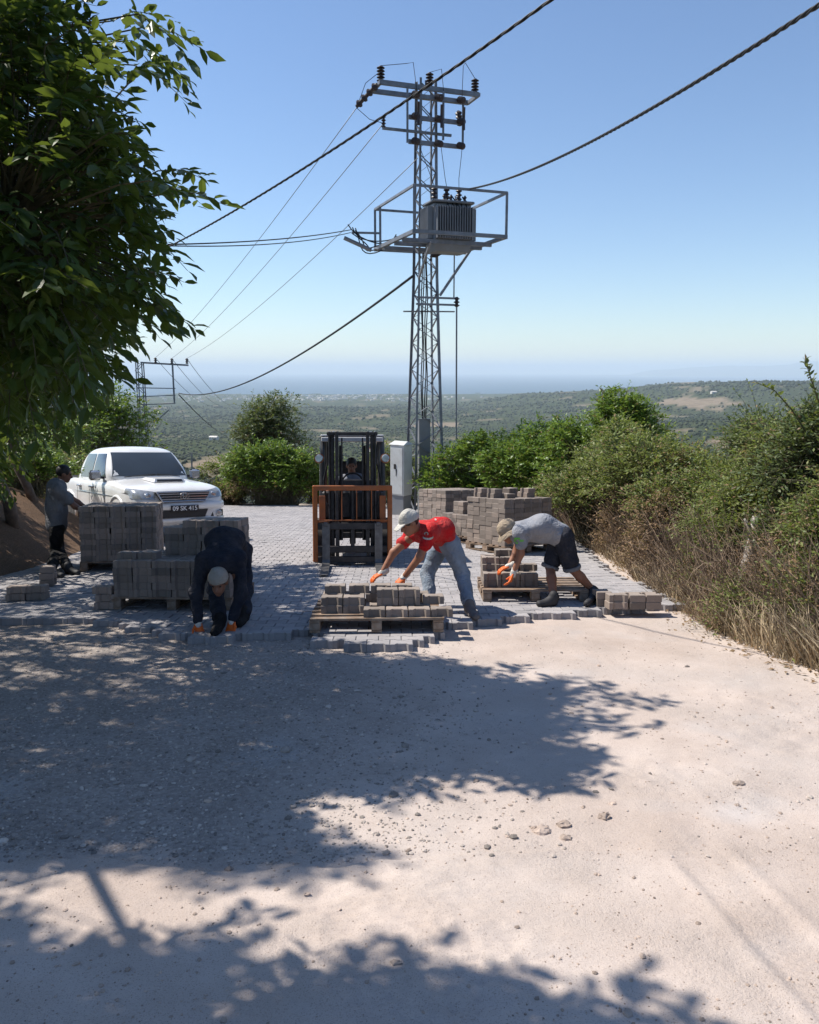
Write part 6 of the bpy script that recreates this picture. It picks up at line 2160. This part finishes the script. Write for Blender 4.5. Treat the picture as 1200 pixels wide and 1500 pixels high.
# ---- dry brambles and straw along the foot of the hedge
def dry_belt():
    n = 11000
    s = RNG.random(n)
    y = 5.6 + 14.5 * s ** 1.25
    edge = np.interp(y, [5.6, 6.6, 7.6, 9, 11, 13, 15, 20], [3.25, 3.05, 2.95, 2.95, 3.15, 3.2, 3.25, 3.3])
    x = edge + np.abs(RNG.normal(0, .55, n)) + .25 * fbm(y * 1.3, y * 0, 3, 81)
    z = ground_h(x, y) - .02
    B = np.stack([x, y, z], -1)
    h = RNG.uniform(.15, .95, n) * (0.55 + 0.9 * (fbm(x * 1.1, y * 1.1, 3, 82) + .5)) * np.clip((x - edge) / .5 + .35, .35, 1.1)
    d = RNG.normal(0, .42, (n, 3)); d[:, 2] = 1; d[:, 0] -= .18
    d = nv(d)
    tip = B + d * h[:, None]
    mid = B + d * (h * .55)[:, None]; mid[:, 2] += .06 * h
    tip += RNG.normal(0, .10, tip.shape) * h[:, None]
    V, Fq = tri_tubes(B, tip, .0045, .0015, mid)
    o = link('dry_brush', np_mesh('dry_brush', V, Fq), M_DRY)
    tag(o, 'tangle of dry brown stems along the foot of the hedge', 'dry brush', None, 'stuff')
    # blades of straw, flatter and paler, thickest near the camera
    n = 12000
    y = 5.4 + 10.0 * RNG.random(n) ** 1.6
    edge = np.interp(y, [5.4, 6.6, 7.6, 9, 11, 13, 15, 20], [3.3, 3.05, 2.95, 2.95, 3.15, 3.2, 3.25, 3.3])
    x = edge - .05 + np.abs(RNG.normal(0, .42, n))
    keep = fbm(x * 2.2, y * 2.2, 3, 83) > -.1
    x, y, edge = x[keep], y[keep], edge[keep]
    n = len(x)
    B = np.stack([x, y, ground_h(x, y) - .02], -1)
    h = RNG.uniform(.08, .38, n) * (1 + .5 * smooth(8, 6, y))
    d = RNG.normal(0, .45, (n, 3)); d[:, 2] = 1
    d = nv(d)
    BT = np.array([(0, .5, 0), (0, -.5, 0), (.5, .42, .02), (.5, -.42, .02), (.85, .25, -.03), (.85, -.25, -.03), (1, 0, -.12)])
    BT[:, 1] *= .022
    BF = np.array([(0, 1, 3), (0, 3, 2), (2, 3, 5), (2, 5, 4), (4, 5, 6)])
    V, Fc = leaves(B, d, rnd_unit(n) + np.array([0, -1, .2]), h, BT, BF)
    o = link('dry_grass', np_mesh('dry_grass', V, Fc), M_STRAW)
    tag(o, 'pale dry grass blades at the roadside below the hedge', 'dry grass', None, 'stuff')
    # fallen dry leaves
    n = 900
    y = 5.2 + 9 * RNG.random(n) ** 1.4
    edge = np.interp(y, [5.4, 6.6, 7.6, 9, 11, 13, 15], [3.3, 3.05, 2.95, 2.95, 3.15, 3.2, 3.25])
    x = edge + RNG.normal(-.02, .16, n)
    B = np.stack([x, y, ground_h(x, y) + .012], -1)
    d = rnd_unit(n); d[:, 2] *= .2
    V, Fc = leaves(B, d, np.array([0, 0, 1.0]) + RNG.normal(0, .3, (n, 3)), RNG.uniform(.03, .07, n), SLEAF, SLEAF_F)
    o = link('leaf_litter', np_mesh('leaf_litter', V, Fc), M_DRYLEAF)
    tag(o, 'scattered fallen brown leaves at the road edge', 'leaf litter', None, 'stuff')
    # long arching bramble canes
    canes = MB()
    for i in range(70):
        y0 = random.uniform(6.0, 13.5)
        x0 = float(np.interp(y0, [5.6, 7.6, 11, 15], [3.5, 3.2, 3.4, 3.5])) + random.uniform(0, .4)
        b = gxy(x0, y0)
        L = random.uniform(.7, 1.5)
        a = random.uniform(-2.6, -.4)
        pts = []
        for t in np.linspace(0, 1, 8):
            pts.append(b + np.array([math.cos(a) * L * .55 * t + .06 * math.sin(5 * t + i), math.sin(a) * L * .4 * t, L * (1.25 * t - 1.15 * t * t) + .25 * L * t]))
        canes.tube(pts, [.007 * (1 - .7 * t) for t in np.linspace(0, 1, 8)], 4)
    tag(canes.build('bramble_canes', M_DRY), 'thin dry bramble canes arching out of the hedge foot', 'bramble', None, 'stuff')
dry_belt()
# pale gnarled stump
b = gpx(1088, 7.9)
e = empty('tree_stump', b, 'pale gnarled broken stump standing in the dry hedge', 'stump')
pts = [b + np.array(q) for q in ((-.02, 0, 0), (-.05, .02, .3), (.02, 0, .55), (.06, .02, .8), (.05, .0, 1.02))]
MB(b).tube(pts, [.085, .075, .07, .055, .03], 8).build('trunk', M_BARK2, e, 180)
for q0, q1, r in (((-.04, 0, .36), (-.22, -.06, .20), .045), ((.02, 0, .6), (.16, -.04, .86), .03), ((.03, 0, .75), (-.08, -.05, 1.0), .025)):
    MB(b).tube([b + np.array(q0), b + (np.array(q0) + np.array(q1)) / 2 + np.array([.02, 0, .03]), b + np.array(q1)], [r, r * .8, r * .4], 6).build('branch', M_BARK2, e, 180)
# long shoots standing above the hedge at the right
def shoot(name, pts, nl, size, label, mat=M_OLIVEL):
    b = np.asarray(pts[0])
    e = empty(name, b, label, 'plant', 'long shoots above the hedge')
    MB(b).tube(pts, [.012 * (1 - .8 * i / (len(pts) - 1)) for i in range(len(pts))], 5).build('stem', M_TWIG, e)
    P, D = [], []
    for i in range(len(pts) - 1):
        for t in np.linspace(0, 1, nl):
            P.append(np.asarray(pts[i]) * (1 - t) + np.asarray(pts[i + 1]) * t); D.append(np.asarray(pts[i + 1]) - np.asarray(pts[i]))
    P, D = np.array(P), nv(np.array(D))
    D = D * .6 + rnd_unit(len(P)) * .9
    V, Fc = leaves(P, D, rnd_unit(len(P)) * .6 + np.array([0, 0, 1.0]), RNG.uniform(.6, 1.1, len(P)) * size)
    link('foliage', np_mesh('foliage', V - b, Fc), mat, e)
g0 = gpx(1230, 7.4)
shoot('hedge_shoot', [g0, at(1215, 660, 7.3), at(1200, 590, 7.2), at(1186, 548, 7.1), at(1180, 528, 7.1)], 22, .075, 'upright leafy shoot at the right edge against the hills')
g0 = gpx(1200, 8.0)
shoot('hedge_shoot', [g0, at(1185, 640, 7.8), at(1160, 600, 7.7), at(1135, 572, 7.6), at(1108, 560, 7.6)], 16, .07, 'yellowish arching shoot reaching left over the hedge', M_SCRUB)
g0 = gpx(880, 17.0)
shoot('hedge_shoot', [g0, at(880, 640, 17), at(884, 600, 17), at(882, 568, 17)], 12, .10, 'thin reddish sprig on top of the tall hedge shrub', M_DRYLEAF)

# ------------------------------------------------------------------ stones and gravel
M_STONE = surf('pale_stone', (0.42, 0.33, 0.27), 0.9, var=0.2, ns=9, bump=0.5, bs=30, rnd=0.25)
M_GRIT = surf('brown_grit', (0.36, 0.28, 0.225), 0.95, var=0.2, ns=20, rnd=0.4)
M_GRAVEL = surf('crushed_gravel', (0.36, 0.31, 0.27), 0.95, var=0.2, ns=20, rnd=0.5)
def pebbles(name, X, Y, S, mat, label):
    n = len(X)
    V = ICO_V[None] * (1 + .45 * (RNG.random((n, 12, 1)) - .5))
    V = V * (S[:, None, None] * (RNG.uniform(.6, 1.2, (n, 1, 3)) * np.array([1.0, 1.0, .62])))
    a = RNG.random(n) * 6.28
    ca, sa = np.cos(a)[:, None], np.sin(a)[:, None]
    V = np.stack([V[:, :, 0] * ca - V[:, :, 1] * sa, V[:, :, 0] * sa + V[:, :, 1] * ca, V[:, :, 2]], -1)
    V += np.stack([X, Y, ground_h(X, Y) + S * .12], -1)[:, None]
    Fc = (ICO_F[None] + (np.arange(n) * 12)[:, None, None]).reshape(-1, 3)
    o = link(name, np_mesh(name, V.reshape(-1, 3), Fc), mat)
    tag(o, label, name.replace('_', ' '), None, 'stuff')
def gravel():
    n = 34000
    y = 3.0 + 4.3 * RNG.random(n) ** 1.2
    x = RNG.uniform(-1, 1, n) * (y * .56 + .3)
    dens = smooth(.7, -.5, x + 1.6 * fbm(x * .8, y * .8, 4, 91)) * smooth(LEDGE_Y(x) - .02, LEDGE_Y(x) + .15, y)
    k = (RNG.random(n) < dens * .75 + .02) & ~inpoly(x, y, PAVE_POLY)
    pebbles('gravel', x[k], y[k], RNG.lognormal(math.log(.0056), .45, k.sum()), M_GRAVEL, 'loose crushed gravel in the shade on the left')
    n = 9500
    y = 1.8 + 5.5 * RNG.random(n) ** 1.3
    x = RNG.uniform(-1, 1, n) * (y * .56 + .3)
    k = ((fbm(x * 1.2, y * 1.2, 3, 92) > -.02) | (RNG.random(n) < .15)) & ~inpoly(x, y, PAVE_POLY)
    pebbles('grit', x[k], y[k], RNG.lognormal(math.log(.0030), .55, k.sum()), M_GRIT, 'small loose stones sprinkled over the sandy ground')
gravel()
def stones():
    near = [(793, 1211, .042, 'flat pale stone left of the pair of stones'), (828, 1203, .036, 'upper stone of the pair in the sand'), (829, 1221, .034, 'lower stone of the pair in the sand'),
            (886, 1195, .040, 'dark split stone right of the pair in the sand'), (1082, 1151, .036, 'single tan stone in the sand on the right'), (782, 1207, .016, 'tiny stone beside the flat pale stone'),
            (744, 1220, .014, 'small brown stone left of the stone group'), (898, 1176, .018, 'small stone above the dark split stone'), (855, 1178, .016, 'small reddish stone between upper stones'),
            (985, 1148, .014, 'small brown stone left of the tan stone'), (1080, 1180, .016, 'crumbled small stone below the tan stone'), (698, 1137, .018, 'dark pebble at the shadow tip'),
            (335, 1261, .026, 'dark stone on the shaded ledge at left'), (450, 1310, .013, 'small stone on the dappled sand'), (580, 1409, .018, 'dark pebble near the lower shadow edge'),
            (838, 1043, .018, 'small stone at the tip of the branch shadow'), (920, 1482, .020, 'pale stone near the bottom edge'), (712, 1166, .012, 'pebble below the shadow tip')]
    for u, v, r, lab in near:
        p = G(u, v); p[2] = float(ground_h(p[0], p[1]))
        V = ICO_V * (1 + .4 * (RNG.random((12, 1)) - .5)) * r * RNG.uniform(.8, 1.25, (1, 3)) * np.array([1.15, .9, .62])
        V[:, 2] += r * .35
        me = np_mesh('stone', V, ICO_F)
        me = subsurf_mesh(me, 1)
        me.polygons.foreach_set('use_smooth', np.zeros(len(me.polygons), bool))
        co = np.zeros(len(me.vertices) * 3); me.vertices.foreach_get('co', co)
        co = co.reshape(-1, 3); co += RNG.normal(0, r * .09, co.shape); co[:, 2] -= r * .3
        me.vertices.foreach_set('co', co.ravel()); me.update()
        o = link('stone', me, M_STONE)
        o.location = Vector([float(c) for c in p])
        tag(o, lab, 'stone', 'loose stones on the sand')
stones()
# ------------------------------------------------------------------ air between here and the sea
def build_haze():
    m = bpy.data.materials.new('haze_air')
    m.use_nodes = True
    nt = m.node_tree
    nt.nodes.clear()
    out = nt.nodes.new('ShaderNodeOutputMaterial')
    pv = nt.nodes.new('ShaderNodeVolumePrincipled')
    pv.inputs['Color'].default_value = (0.78, 0.90, 1.0, 1)
    pv.inputs['Density'].default_value = 0.00006
    pv.inputs['Anisotropy'].default_value = 0.0
    nt.links.new(pv.outputs[0], out.inputs['Volume'])
    mb = MB().box((0, 0, 75), (130000, 130000, 660))
    o = mb.build('haze', m, None)
    tag(o, 'pale sea haze lying over the valley and the coast', 'haze', None, 'stuff')
build_haze()
